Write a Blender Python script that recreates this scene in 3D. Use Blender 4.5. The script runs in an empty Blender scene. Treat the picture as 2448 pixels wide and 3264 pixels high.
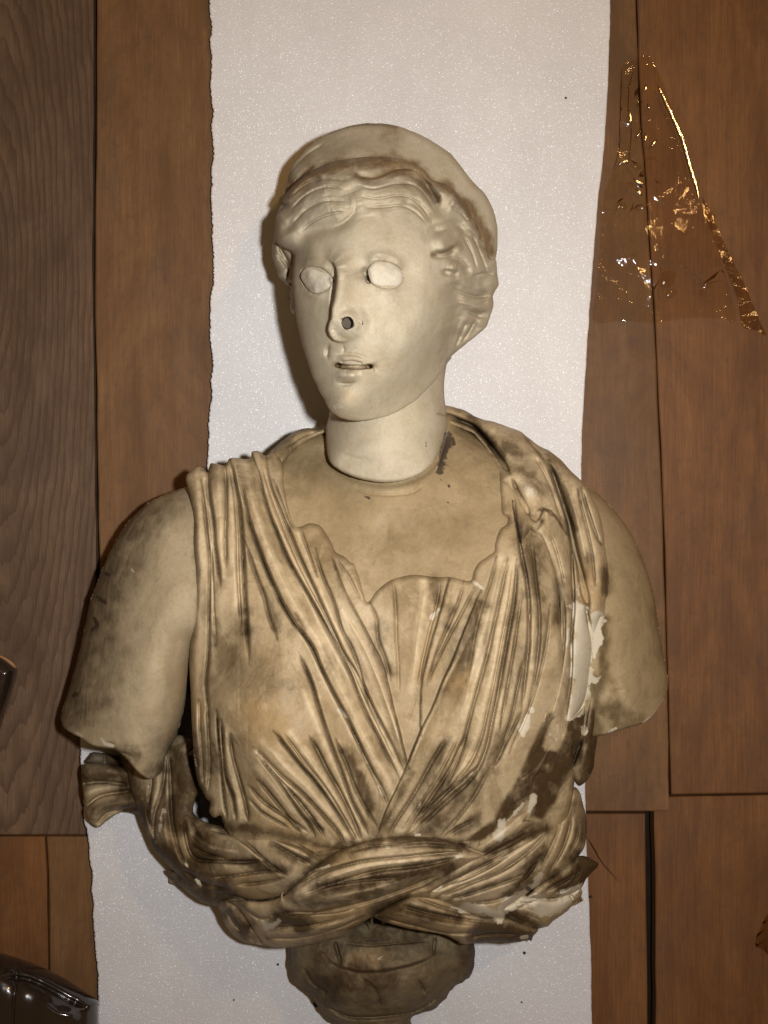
import bpy, math, random
import numpy as np
from mathutils import Vector, kdtree
from mathutils.geometry import delaunay_2d_cdt

# ------------------------------------------------------------------ scene, camera, light
scene = bpy.context.scene
COL = scene.collection
H = 1.15                       # camera height above the floor (m)
KPX = 0.00029142               # metres per traced unit at 1 m from the lens
U = 0.00029142                 # height unit (m)

cam_d = bpy.data.cameras.new('camera')
cam = bpy.data.objects.new('camera', cam_d)
COL.objects.link(cam)
cam.location = (0, 0, H)
cam_d.sensor_fit = 'VERTICAL'
cam_d.angle = 2 * math.atan(3264 * KPX / 2)
cam_d.clip_start = 0.05
cam_d.clip_end = 100
scene.camera = cam

world = bpy.data.worlds.new('World')
scene.world = world
world.use_nodes = True
bg = world.node_tree.nodes['Background']
bg.inputs[0].default_value = (1.0, 0.60, 0.25, 1)
bg.inputs[1].default_value = 0.12

def lamp(name, loc, target, power, color, size, size_y=None, spread=None):
    d = bpy.data.lights.new(name, 'AREA')
    d.energy = power; d.color = color
    d.shape = 'RECTANGLE' if size_y else 'DISK'
    d.size = size
    if size_y: d.size_y = size_y
    o = bpy.data.objects.new(name, d)
    COL.objects.link(o)
    o.location = loc
    if spread: d.spread = math.radians(spread)
    o.rotation_euler = (Vector(target) - Vector(loc)).to_track_quat('-Z', 'Y').to_euler()
    return o
lamp('camera_flash', (0.113, 0.03, H + 0.02), (-0.02, 0.07, 0.1), 6.5, (1.0, 0.985, 0.985), 0.035, 0.03, 132)
lamp('ceiling_lamp', (0.95, 1.05, 2.0), (0.1, 0.1, 0.0), 7.0, (1.0, 0.56, 0.2), 0.16)

scene.view_settings.view_transform = 'Standard'
scene.view_settings.look = 'None'
scene.view_settings.exposure = 0
scene.render.engine = 'CYCLES'

# ------------------------------------------------------------------ numeric helpers
rng = np.random.default_rng(7)
random.seed(7)
A = lambda *p: np.array(p, float)

def unproj(px, py, Z):
    z = Z * U
    s = KPX * (H - z)
    return np.stack([(px - 1224) * s, -(py - 1632) * s, z], -1)

def crop(x0, y0, sc):
    def f(pts): return [(x0 + x / sc, y0 + y / sc) for x, y in pts]
    return f
R1 = crop(800, 350, 1.8433)
R2 = crop(800, 1000, 1.8433)
R3 = crop(150, 1350, 1.8433)
R4 = crop(850, 1750, 1.9518)
R5 = crop(1400, 1250, 1.77)
R6 = crop(200, 2350, 1.659)
R7 = crop(900, 2500, 1.508)
RF = crop(900, 750, 3.318)
RH = crop(1300, 600, 3.685)
RD = crop(850, 370, 2.765)
RS = crop(1480, 1300, 2.765)
R8 = crop(1450, 2250, 2.764)
DD = crop(0, 0, 0.67770)       # whole picture at 1659 wide
RT = crop(1850, 100, 2.774)
RB = crop(0, 2980, 4.1475)

def smooth_curve(pts, spacing=10, closed=False, subdiv=8):
    p = np.array(pts, float)
    n = len(p)
    if n == 2 and not closed:
        q = np.linspace(p[0], p[1], 12)
    else:
        if closed: ext = np.vstack([p[-1], p, p[0], p[1]])
        else: ext = np.vstack([2 * p[0] - p[1], p, 2 * p[-1] - p[-2]])
        m = n if closed else n - 1
        t = np.linspace(0, 1, subdiv, endpoint=False)[:, None]
        out = []
        for i in range(m):
            a, b, c, d = ext[i], ext[i + 1], ext[i + 2], ext[i + 3]
            out.append(0.5 * (2 * b + (c - a) * t + (2 * a - 5 * b + 4 * c - d) * t * t + (3 * b - a - 3 * c + d) * t ** 3))
        q = np.vstack(out)
        q = np.vstack([q, q[0] if closed else p[-1]])
    seg = np.linalg.norm(np.diff(q, axis=0), axis=1)
    L = np.concatenate([[0], np.cumsum(seg)])
    k = max(3, int(round(L[-1] / spacing)) + 1)
    s = np.linspace(0, L[-1], k)
    r = np.stack([np.interp(s, L, q[:, 0]), np.interp(s, L, q[:, 1])], -1)
    return r[:-1] if closed else r

_perm = {}
def vnoise(x, y, scale, seed=0):
    if seed not in _perm:
        _perm[seed] = np.random.default_rng(1000 + seed).random((256, 256))
    T = _perm[seed]
    u, v = x / scale, y / scale
    iu, iv = np.floor(u).astype(int), np.floor(v).astype(int)
    fu, fv = u - iu, v - iv
    fu = fu * fu * (3 - 2 * fu); fv = fv * fv * (3 - 2 * fv)
    g = lambda i, j: T[(iu + i) & 255, (iv + j) & 255]
    return (g(0, 0) * (1 - fu) + g(1, 0) * fu) * (1 - fv) + (g(0, 1) * (1 - fu) + g(1, 1) * fu) * fv - 0.5
def fbm(x, y, scale, seed=0, octv=4):
    r = 0; a = 1
    for o in range(octv):
        r = r + a * vnoise(x + 37.1 * o, y + 91.7 * o, scale / 2 ** o, seed + o); a *= .5
    return r

class TPS:
    def __init__(s, ctrl, lam=0.0):
        c = np.array(ctrl, float); s.c = c[:, :2] / 1000; n = len(c)
        d2 = ((s.c[:, None] - s.c[None]) ** 2).sum(-1)
        K = 0.5 * d2 * np.log(d2 + 1e-12) + lam * np.eye(n)
        P = np.hstack([np.ones((n, 1)), s.c])
        M = np.block([[K, P], [P.T, np.zeros((3, 3))]])
        s.w = np.linalg.solve(M, np.concatenate([c[:, 2], np.zeros(3)]))
    def __call__(s, x, y):
        x = np.asarray(x, float) / 1000; y = np.asarray(y, float) / 1000
        n = len(s.c); r = s.w[n] + s.w[n + 1] * x + s.w[n + 2] * y
        for i in range(n):
            d2 = (x - s.c[i, 0]) ** 2 + (y - s.c[i, 1]) ** 2
            r = r + s.w[i] * 0.5 * d2 * np.log(d2 + 1e-12)
        return r

def polydist(x, y, q):
    best = np.full(x.shape, 1e12); sgn = np.zeros(x.shape); tt = np.zeros(x.shape)
    L = np.concatenate([[0], np.cumsum(np.linalg.norm(np.diff(q, axis=0), axis=1))])
    for i in range(len(q) - 1):
        ax, ay = q[i]; bx, by = q[i + 1]; dx, dy = bx - ax, by - ay
        l2 = dx * dx + dy * dy + 1e-9
        t = np.clip(((x - ax) * dx + (y - ay) * dy) / l2, 0, 1)
        d2 = (x - ax - t * dx) ** 2 + (y - ay - t * dy) ** 2
        m = d2 < best
        best = np.where(m, d2, best)
        sgn = np.where(m, dx * (y - ay) - dy * (x - ax), sgn)
        tt = np.where(m, (L[i] + t * (L[i + 1] - L[i])) / L[-1], tt)
    return np.sqrt(best), np.sign(sgn), tt

def sstep(a, b, v):
    t = np.clip((v - a) / (b - a), 0, 1); return t * t * (3 - 2 * t)

def along(v, t):
    if np.isscalar(v): return v
    return np.interp(t, np.linspace(0, 1, len(v)), v)

# a feature is (kind, curve points, width, height, taper start, taper end, extra)
def V(pts, w=16, h=14, a=.12, b=.12, side=0): return ('V', pts, w, h, a, b, side)
def Rg(pts, w=20, h=14, a=.15, b=.15): return ('R', pts, w, h, a, b, None)
def Pl(pts, w=40, h=16, a=.08, b=.08, ws=7): return ('P', pts, w, h, a, b, ws)   # crest on the s > 0 side (image left when the curve runs down)
def Ns(pts, w=40, h=16, a=.1, b=.1, ws=7): return ('N', pts, w, h, a, b, ws)
def Bp(c, r=40, h=10): return ('B', [c, (c[0] + .5, c[1])], r, h, 0, 0, None)
def T(pts, w=8, h=20): return ('T', pts, w, h, 0, 0, None)
def apply_feats(x, y, Z, feats):
    for kind, pts, w, h, a, b, ex in feats:
        q = smooth_curve(pts, 18)
        wm = np.max(w) * (4.5 if kind != 'R' else 2.6)
        m = (x > q[:, 0].min() - wm) & (x < q[:, 0].max() + wm) & (y > q[:, 1].min() - wm) & (y < q[:, 1].max() + wm)
        if not m.any(): continue
        xs, ys = x[m], y[m]
        d, s, t = polydist(xs, ys, q)
        LL = np.linalg.norm(np.diff(q, axis=0), axis=1).sum()
        am = min(.5, 2.2 * np.max(w) / LL)
        if a > 0: a = max(a, am)
        if b > 0: b = max(b, am)
        amp = along(h, t) * (sstep(0, a, t) if a > 0 else 1) * (sstep(0, b, 1 - t) if b > 0 else 1)
        amp = amp * (1 + .5 * vnoise(xs, ys, 90, 11))
        ww = along(w, t)
        if kind == 'B':
            dz = h * np.exp(-(d / ww) ** 2)
        elif kind == 'T':
            dz = -h * (1 - sstep(.55, 1.1, d / ww))
        elif kind == 'V':
            if ex: dz = np.where(s * ex > 0, .40 * amp * np.exp(-d / (2.3 * ww)), -.46 * amp * np.exp(-d / (1.6 * ww))) - .85 * amp * np.exp(-(d / (ww * .1 + 3.3)) ** 2)
            else: dz = -amp * (0.85 * np.exp(-d / (1.1 * ww)) + 1.0 * np.exp(-(d / (ww * .16 + 2.0)) ** 2))
        elif kind == 'R':
            dz = amp * np.exp(-(d / ww) ** 2)
        elif kind == 'K':
            dz = amp * np.exp(-d / ww)
        elif kind == 'N':
            dz = np.where(s > 0, amp * np.exp(-(d / ww) ** 2), amp * (1 - sstep(0, ex, d)))
        else:
            dz = np.where(s > 0, amp * np.exp(-d / ww), amp * (1 - sstep(0, ex, d)) - amp * .35 * np.exp(-d / (ex * 1.6)) * sstep(0, ex, d))
        Z[m] += dz
    return Z

def inside_poly(x, y, q):
    r = np.zeros(x.shape, bool)
    n = len(q)
    for i in range(n):
        ax, ay = q[i]; bx, by = q[(i + 1) % n]
        if ay == by: continue
        c = ((ay > y) != (by > y))
        if not c.any(): continue
        r ^= c & (x < (bx - ax) * (y - ay) / (by - ay) + ax)
    return r

# ------------------------------------------------------------------ object helpers
def tag(o, label=None, cat=None, group=None, kind=None):
    if label: o['label'] = label
    if cat: o['category'] = cat
    if group: o['group'] = group
    if kind: o['kind'] = kind
    return o

def origin_of(parent):
    p = Vector((0, 0, 0))
    while parent is not None:
        p += parent.location; parent = parent.parent
    return p

def link_mesh(name, verts, faces, mat, parent=None, smooth=True, attrs=None, sharp=None, loc=None):
    me = bpy.data.meshes.new(name)
    v = np.asarray(verts, float).copy()
    off = origin_of(parent) + (Vector(loc) if loc else Vector((0, 0, 0)))
    v -= np.array(off)
    if isinstance(faces, np.ndarray):
        nf, k = faces.shape
        me.vertices.add(len(v)); me.vertices.foreach_set('co', v.astype(np.float32).ravel())
        me.loops.add(nf * k); me.loops.foreach_set('vertex_index', faces.astype(np.int32).ravel())
        me.polygons.add(nf); me.polygons.foreach_set('loop_start', np.arange(0, nf * k, k, dtype=np.int32))
        me.update(calc_edges=True); me.validate()
    else:
        me.from_pydata([tuple(p) for p in v], [], faces); me.update()
    if smooth: me.shade_smooth()
    if sharp: me.set_sharp_from_angle(angle=math.radians(sharp))
    if attrs and len(me.vertices) == len(v):
        for k, a in attrs.items():
            at = me.attributes.new(k, 'FLOAT', 'POINT'); at.data.foreach_set('value', np.asarray(a, np.float32))
    me.materials.append(mat)
    o = bpy.data.objects.new(name, me)
    if loc: o.location = loc
    COL.objects.link(o)
    if parent: o.parent = parent
    return o

def empty(name, loc, parent=None):
    o = bpy.data.objects.new(name, None); COL.objects.link(o); o.location = loc
    o.empty_display_size = .05
    return o

STAINS = []      # (kind, points, width, strength) for every marble part
def stain_fields(x, y):
    wx = x + 26 * fbm(x, y, 60, 21) ; wy = y + 26 * fbm(x, y, 60, 31)
    nz = fbm(x, y, 34, 41, 4)
    F = {k: np.zeros(x.shape) for k in ('dirt', 'pale', 'rust', 'dark', 'worn_highlight')}  # dirt also carries shade painted into creases and face recesses
    for kind, pts, w, st in STAINS:
        q = smooth_curve(pts, 22) if len(pts) > 1 else np.array([pts[0], (pts[0][0] + 1, pts[0][1])])
        wm = np.max(w) * 2.4 + 30
        if kind == 'area':
            m = (x > q[:, 0].min() - 40) & (x < q[:, 0].max() + 40) & (y > q[:, 1].min() - 40) & (y < q[:, 1].max() + 40)
            if not m.any(): continue
            xm, ym = x[m] * .75 + wx[m] * .25, y[m] * .75 + wy[m] * .25
            d, sg, t = polydist(xm, ym, np.array(list(pts) + [pts[0]], float))
            sd = np.where(inside_poly(xm, ym, np.array(pts, float)), d, -d)
            F['dirt'][m] = np.maximum(F['dirt'][m], st * sstep(-w, w, sd) * (1 + .5 * nz[m]))
            continue
        m = (x > q[:, 0].min() - wm) & (x < q[:, 0].max() + wm) & (y > q[:, 1].min() - wm) & (y < q[:, 1].max() + wm)
        if not m.any(): continue
        k = min(1.0, np.max(w) / 40)
        d, s, t = polydist(x[m] * (1 - k) + wx[m] * k, y[m] * (1 - k) + wy[m] * k, q)
        ww = along(w, t)
        if kind == 'pale' and st < 1: ww = ww * .8
        if kind == 'pale': f = st * np.clip(1 - .5 * d / ww + .45 * nz[m], 0, 1)
        elif kind == 'dark': f = st * np.clip(1 - .5 * d / ww + .5 * nz[m], 0, 1)
        elif kind == 'worn_highlight': f = st * np.clip(1 - .6 * d / ww + .4 * nz[m], 0, 1)
        elif kind == 'dirt': f = (.25 + .8 * st) * np.clip(1.15 - .5 * d / ww + .5 * nz[m], 0, 1)
        else: f = .6 * st * sstep(2.2, 0, d / ww + .75 * nz[m])
        F[kind][m] = np.maximum(F[kind][m], f)
    return F

def relief(name, outline, zfn, mat, parent, step=3.0, skirt=((0, 1), (12, .5), (30, 0)), floor=56, drop=None, rough=0, sharp=None, label=None):
    """closed stone shape: a carved upper surface over a traced outline, with sides that turn in under it"""
    q = smooth_curve(outline, 2.0, closed=True)
    if rough:
        nrm = np.roll(q, -1, 0) - np.roll(q, 1, 0); nrm = np.stack([nrm[:, 1], -nrm[:, 0]], -1)
        nrm /= np.linalg.norm(nrm, axis=1)[:, None] + 1e-9
        q = q + nrm * (rough * fbm(q[:, 0], q[:, 1], 26, 5, 4))[:, None]
    x0, y0 = q.min(0) - 2 * step; x1, y1 = q.max(0) + 2 * step
    gx = np.arange(x0, x1, step); gy = np.arange(y0, y1, step)
    X, Y = np.meshgrid(gx, gy); ny, nx = X.shape
    qc = q[::2]
    ins = inside_poly(X.ravel(), Y.ravel(), qc).reshape(ny, nx)
    cell = ins[:-1, :-1] | ins[1:, :-1] | ins[:-1, 1:] | ins[1:, 1:]
    idx = np.arange(ny * nx).reshape(ny, nx)
    cy, cx = np.nonzero(cell)
    F = np.stack([idx[cy, cx], idx[cy + 1, cx], idx[cy + 1, cx + 1], idx[cy, cx + 1]], -1)   # counter-clockwise seen from above (y is down)
    used = np.unique(F)
    remap = np.full(ny * nx, -1); remap[used] = np.arange(len(used)); F = remap[F]
    x = X.ravel()[used].copy(); y = Y.ravel()[used].copy(); inn = ins.ravel()[used]
    # distance to outline
    kd = kdtree.KDTree(len(q))
    for i, p in enumerate(q): kd.insert((p[0], p[1], 0), i)
    kd.balance()
    d = np.empty(len(x)); near = np.empty(len(x), int)
    fnd = kd.find
    for i in range(len(x)):
        r = fnd((x[i], y[i], 0)); d[i] = r[2]; near[i] = r[1]
    out = ~inn
    x[out] = q[near[out], 0]; y[out] = q[near[out], 1]; d[out] = 0
    Z = zfn(x, y, d)
    Z = Z + (4.5 * vnoise(x, y, 150, 91) + 4 * vnoise(x, y, 70, 92)) * min(1, step / 2.7 if step > 2.4 else .35)
    Z = Z + 1.5 * fbm(x, y, 40, 61, 3) + .5 * fbm(x, y, 9, 71, 2)
    # boundary
    e = np.vstack([F[:, [0, 1]], F[:, [1, 2]], F[:, [2, 3]], F[:, [3, 0]]])
    key = np.sort(e, 1); key = key[:, 0].astype(np.int64) * (len(x) + 1) + key[:, 1]
    _, inv, cnt = np.unique(key, return_inverse=True, return_counts=True)
    be = e[cnt[inv] == 1]
    bv = np.unique(be); bm = np.full(len(x), -1); bm[bv] = np.arange(len(bv))
    # outward normals of the outline in the plane
    qn = np.roll(q, -3, 0) - np.roll(q, 3, 0); qn = np.stack([qn[:, 1], -qn[:, 0]], -1); qn /= np.linalg.norm(qn, axis=1)[:, None] + 1e-9
    area = 0.5 * np.sum(q[:, 0] * np.roll(q[:, 1], -1) - np.roll(q[:, 0], -1) * q[:, 1])
    if area < 0: qn = -qn
    nb = qn[near[bv]]
    vx, vy, vz = [x], [y], [Z]
    faces = [F]
    prev = np.arange(len(x))[bv]; base = len(x)
    ze = Z[bv]
    dp = None if drop is None else drop
    for k, (o, f) in enumerate(skirt[1:]):
        if dp is None: zz = floor + (ze - floor) * f
        else: zz = np.maximum(ze - dp * (1 - f), floor)
        vx.append(x[bv] - nb[:, 0] * o); vy.append(y[bv] - nb[:, 1] * o); vz.append(zz)
        cur = base + np.arange(len(bv))
        a, b = bm[be[:, 0]], bm[be[:, 1]]
        faces.append(np.stack([prev[b], prev[a], cur[a], cur[b]], -1))
        prev = cur; base += len(bv)
    xx, yy, zz = map(np.concatenate, (vx, vy, vz))
    F = np.vstack(faces)
    P = unproj(xx, yy, zz)
    at = stain_fields(xx, yy)
    o = link_mesh(name, P, F, mat, parent, True, at, sharp)
    if label: o['label'] = label
    return o

def dome(d, r, p=2.0):
    t = np.clip(d / r, 0, 1); return (1 - (1 - t) ** p) ** (1 / p)

# ------------------------------------------------------------------ materials
def nt(name):
    m = bpy.data.materials.new(name); m.use_nodes = True
    t = m.node_tree; t.nodes.clear()
    out = t.nodes.new('ShaderNodeOutputMaterial')
    return m, t, out
class N:
    def __init__(s, t): s.t = t
    def node(s, typ, **kw):
        n = s.t.nodes.new(typ)
        for k, v in kw.items(): setattr(n, k, v)
        return n
    def link(s, a, b): s.t.links.new(a, b)
    def coord(s, scale=(1, 1, 1), which='Object', rot=(0, 0, 0)):
        c = s.node('ShaderNodeTexCoord'); m = s.node('ShaderNodeMapping')
        m.inputs['Scale'].default_value = scale; m.inputs['Rotation'].default_value = rot
        s.link(c.outputs[which], m.inputs['Vector']); return m.outputs[0]
    def noise(s, vec, scale, detail=4, rough=.55, dist=0):
        n = s.node('ShaderNodeTexNoise'); n.inputs['Scale'].default_value = scale; n.inputs['Detail'].default_value = detail
        n.inputs['Roughness'].default_value = rough; n.inputs['Distortion'].default_value = dist
        s.link(vec, n.inputs['Vector']); return n.outputs['Fac']
    def ramp(s, fac, stops, interp='LINEAR'):
        r = s.node('ShaderNodeValToRGB'); r.color_ramp.interpolation = interp
        e = r.color_ramp.elements
        while len(e) < len(stops): e.new(.5)
        for el, (p, c) in zip(e, stops):
            el.position = p; el.color = (c, c, c, 1) if np.isscalar(c) else (*c, 1)
        s.link(fac, r.inputs[0]); return r.outputs[0]
    def mix(s, fac, a, b, blend='MIX'):
        m = s.node('ShaderNodeMix', data_type='RGBA', blend_type=blend)
        for sock, v in ((m.inputs[0], fac), (m.inputs[6], a), (m.inputs[7], b)):
            if hasattr(v, 'is_output'): s.link(v, sock)
            elif np.isscalar(v): sock.default_value = v
            else: sock.default_value = (*v, 1)
        return m.outputs[2]
    def math(s, op, a, b=0, clamp=False):
        m = s.node('ShaderNodeMath', operation=op, use_clamp=clamp)
        for sock, v in zip(m.inputs, (a, b)):
            if hasattr(v, 'is_output'): s.link(v, sock)
            else: sock.default_value = v
        return m.outputs[0]
    def attr(s, name):
        return s.node('ShaderNodeAttribute', attribute_name=name).outputs['Fac']
    def bump(s, h, strength, dist, normal=None):
        b = s.node('ShaderNodeBump'); b.inputs['Strength'].default_value = strength; b.inputs['Distance'].default_value = dist
        s.link(h, b.inputs['Height'])
        if normal: s.link(normal, b.inputs['Normal'])
        return b.outputs[0]
    def bsdf(s, out, color, rough=.5, normal=None, spec=.5, **kw):
        p = s.node('ShaderNodeBsdfPrincipled')
        for sock, v in ((p.inputs['Base Color'], color), (p.inputs['Roughness'], rough)):
            if hasattr(v, 'is_output'): s.link(v, sock)
            elif np.isscalar(v): sock.default_value = v
            else: sock.default_value = (*v, 1)
        p.inputs['Specular IOR Level'].default_value = spec
        if normal: s.link(normal, p.inputs['Normal'])
        for k, v in kw.items(): p.inputs[k.replace('_', ' ')].default_value = v
        s.link(p.outputs[0], out.inputs[0]); return p

def marble(name, c1, c2, c3, mott=.6, rough=.5, grime=(0.033, .0178, .006), spec=.2, bscale=1.0, wash=.25):
    """aged stone: two tones and a stain tone, with dirt and painted fold shade, fresh breaks, rust and black spots from the part's own fields"""
    m, t, out = nt(name); n = N(t); co = n.coord()
    big = n.noise(co, 9, 5, .6, .4); mid = n.noise(co, 34, 6, .65, .6); fine = n.noise(co, 420, 3, .6)
    col = n.mix(n.ramp(big, [(.34, 0), (.66, 1)]), c1, c2)
    col = n.mix(n.math('MULTIPLY', n.ramp(mid, [(.48, 0), (.74, 1)]), mott), col, c3)
    sp = n.noise(co, 150, 4, .7)
    ws = n.noise(n.coord((1, .55, 1)), 21, 7, .72, .7)
    col = n.mix(n.math('MULTIPLY', n.ramp(ws, [(.50, 0), (.57, .5), (.72, 1)]), wash), col, (.13, .086, .038))
    wl = n.noise(n.coord((1, .5, 1)), 30, 6, .7, .5)
    col = n.mix(n.math('MULTIPLY', n.ramp(wl, [(.56, 0), (.70, 1)]), wash * .8), col, tuple(min(.7, 1.25 * k) for k in c1))
    col = n.mix(n.math('MULTIPLY', n.ramp(sp, [(.60, 0), (.74, 1)]), .30), col, grime)
    col = n.mix(n.math('MULTIPLY', n.ramp(fine, [(.3, 0), (.75, 1)]), .26), col, tuple(.55 * k for k in c2))
    col = n.mix(n.math('MULTIPLY', n.attr('worn_highlight'), n.ramp(sp, [(.3, .35), (.6, 1)])), col, tuple(min(.72, 1.32 * k) for k in c1))  # lighter tone along fold ridges: wear plus painted highlight
    streak = n.noise(n.coord((1, .45, 1)), 75, 6, .7, .8)
    edge = n.noise(co, 130, 6, .75)
    bs = n.math('MULTIPLY', n.math('SUBTRACT', streak, .5), 1.0)
    be = n.math('MULTIPLY', n.math('SUBTRACT', edge, .5), 1.0)
    col = n.mix(n.math('MULTIPLY', n.attr('rust'), .8), col, (.36, .21, .07))
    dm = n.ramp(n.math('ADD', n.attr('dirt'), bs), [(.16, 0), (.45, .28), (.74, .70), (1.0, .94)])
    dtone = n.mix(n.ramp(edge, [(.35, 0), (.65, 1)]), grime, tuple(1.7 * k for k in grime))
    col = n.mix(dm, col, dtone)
    pm = n.ramp(n.math('ADD', n.attr('pale'), be), [(.50, 0), (.60, .95)])
    col = n.mix(n.math('MULTIPLY', pm, n.ramp(n.attr('pale'), [(.2, .3), (.8, 1)])), col, n.mix(mid, (.62, .56, .44), (.50, .44, .32)))
    km = n.ramp(n.math('ADD', n.attr('dark'), be), [(.45, 0), (.60, .95)])
    col = n.mix(n.math('MULTIPLY', km, .9), col, (.045, .030, .024))
    nb = n.bump(n.noise(co, 260, 5, .65), .16 * bscale, .002)
    nb = n.bump(n.noise(co, 60, 3, .5), .12 * bscale, .004, nb)
    n.bsdf(out, col, n.ramp(mid, [(.3, rough), (.7, rough + .2)]), nb, spec)
    return m

M_HEAD = marble('marble_head', (.54, .48, .355), (.43, .37, .255), (.36, .28, .17), .6, .5, bscale=.8, grime=(.13, .085, .042), wash=.12)
M_SKIN = marble('marble_skin', (.42, .322, .185), (.30, .222, .118), (.21, .148, .073), .7, .46, grime=(.085, .058, .026))
M_ARM = marble('marble_arm', (.46, .375, .24), (.38, .30, .185), (.29, .215, .12), .55, .46, grime=(.055, .037, .018))
M_CLOTH = marble('marble_cloth', (.50, .395, .245), (.325, .235, .122), (.20, .135, .06), .75, .42, wash=.72)
M_SASH = marble('marble_sash', (.52, .415, .265), (.34, .245, .125), (.14, .095, .045), .7, .45, wash=.6)
M_SOCLE = marble('marble_socle', (.215, .17, .105), (.14, .105, .058), (.075, .053, .027), .85, .55, bscale=2.5, wash=.6)
M_EYE = marble('plaster_eye', (.64, .59, .475), (.58, .525, .41), (.50, .43, .31), .3, .7, grime=(.16, .115, .065), wash=.2)
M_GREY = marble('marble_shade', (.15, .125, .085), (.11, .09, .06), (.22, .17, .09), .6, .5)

def wood(name, light, dark, ring, strength, grain_scale, rings=None, bump=.25, tint=(.07, .045, .033)):
    m, t, out = nt(name); n = N(t)
    oi = n.node('ShaderNodeObjectInfo')
    c = n.node('ShaderNodeTexCoord')
    off = n.node('ShaderNodeVectorMath', operation='ADD')
    rv = n.node('ShaderNodeCombineXYZ')
    n.link(n.math('MULTIPLY', oi.outputs['Random'], 13.0), rv.inputs[0]); n.link(n.math('MULTIPLY', oi.outputs['Random'], 29.0), rv.inputs[1])
    n.link(c.outputs['Object'], off.inputs[0]); n.link(rv.outputs[0], off.inputs[1])
    def mp(sc):
        k = n.node('ShaderNodeMapping'); k.inputs['Scale'].default_value = sc; n.link(off.outputs[0], k.inputs['Vector']); return k.outputs[0]
    v = mp((1, .16, 1))
    warp = n.noise(mp((1, .35, 1)), 9, 3, .5, .3)
    wv = n.node('ShaderNodeTexWave', wave_type='BANDS', bands_direction='X', wave_profile='SAW')
    wv.inputs['Scale'].default_value = grain_scale; wv.inputs['Distortion'].default_value = 9; wv.inputs['Detail'].default_value = 3
    wv.inputs['Detail Scale'].default_value = .9; wv.inputs['Detail Roughness'].default_value = .55
    n.link(v, wv.inputs['Vector'])
    if rings:
        wv.wave_type = 'RINGS'; wv.rings_direction = 'Z'
        k = n.node('ShaderNodeMapping'); k.inputs['Location'].default_value = rings; k.inputs['Scale'].default_value = (1, .17, 1)
        n.link(c.outputs['Object'], k.inputs['Vector']); n.link(k.outputs[0], wv.inputs['Vector'])
        wv.inputs['Distortion'].default_value = 5; wv.inputs['Detail Scale'].default_value = 1.4
    fib = n.noise(mp((1, .03, 1)), 620, 6, .78)
    blot = n.noise(mp((1, .5, 1)), 13, 6, .7, .6)
    speck = n.noise(mp((1, .7, 1)), 120, 4, .7)
    col = n.mix(n.ramp(blot, [(.36, 0), (.64, 1)]), light, tuple(.85 * k for k in dark))
    col = n.mix(n.math('MULTIPLY', n.ramp(wv.outputs['Fac'], [(.45, 0), (.92, 1)]), strength), col, ring)
    col = n.mix(n.math('MULTIPLY', n.ramp(fib, [(.40, 0), (.66, 1)]), .60), col, ring)
    col = n.mix(n.math('MULTIPLY', n.ramp(speck, [(.53, 0), (.70, 1)]), .34), col, tint)
    stn = n.noise(mp((1, .6, 1)), 6.5, 6, .7, .8)
    col = n.mix(n.math('MULTIPLY', n.ramp(stn, [(.52, 0), (.72, 1)]), .5), col, tint)
    lite = n.noise(mp((1, .25, 1)), 26, 4, .6)
    col = n.mix(n.math('MULTIPLY', n.ramp(lite, [(.55, 0), (.78, 1)]), .35), col, tuple(1.35 * k for k in light))
    hgt = n.mix(.5, wv.outputs['Fac'], fib)
    nb = n.bump(hgt, bump, .002)
    n.bsdf(out, col, .58, nb, .22)
    return m
M_WOOD_GREY = wood('weathered_wood', (.175, .106, .061), (.122, .070, .038), (.066, .037, .020), .65, 46, rings=(.415, -.045, 0), bump=.55)
M_WOOD = wood('plain_wood', (.205, .108, .044), (.148, .076, .030), (.105, .046, .017), .20, 9, bump=.12)
M_WOOD_RED = wood('red_wood', (.200, .089, .030), (.140, .060, .020), (.085, .034, .014), .22, 11, bump=.12)

def simple(name, col, rough, spec=.5, noise_amt=0, scale=50, coat=0):
    m, t, out = nt(name); n = N(t)
    c = col
    nb = None
    if noise_amt:
        f = n.noise(n.coord(), scale, 5, .6)
        c = n.mix(f, tuple((1 - noise_amt) * k for k in col), tuple((1 + noise_amt) * k for k in col))
        nb = n.bump(f, .12, .001)
    n.bsdf(out, c, rough, nb, spec, Coat_Weight=coat)
    return m
M_SUB = simple('subfloor_dark', (.018, .012, .008), .9, .1, .4, 60)

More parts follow.
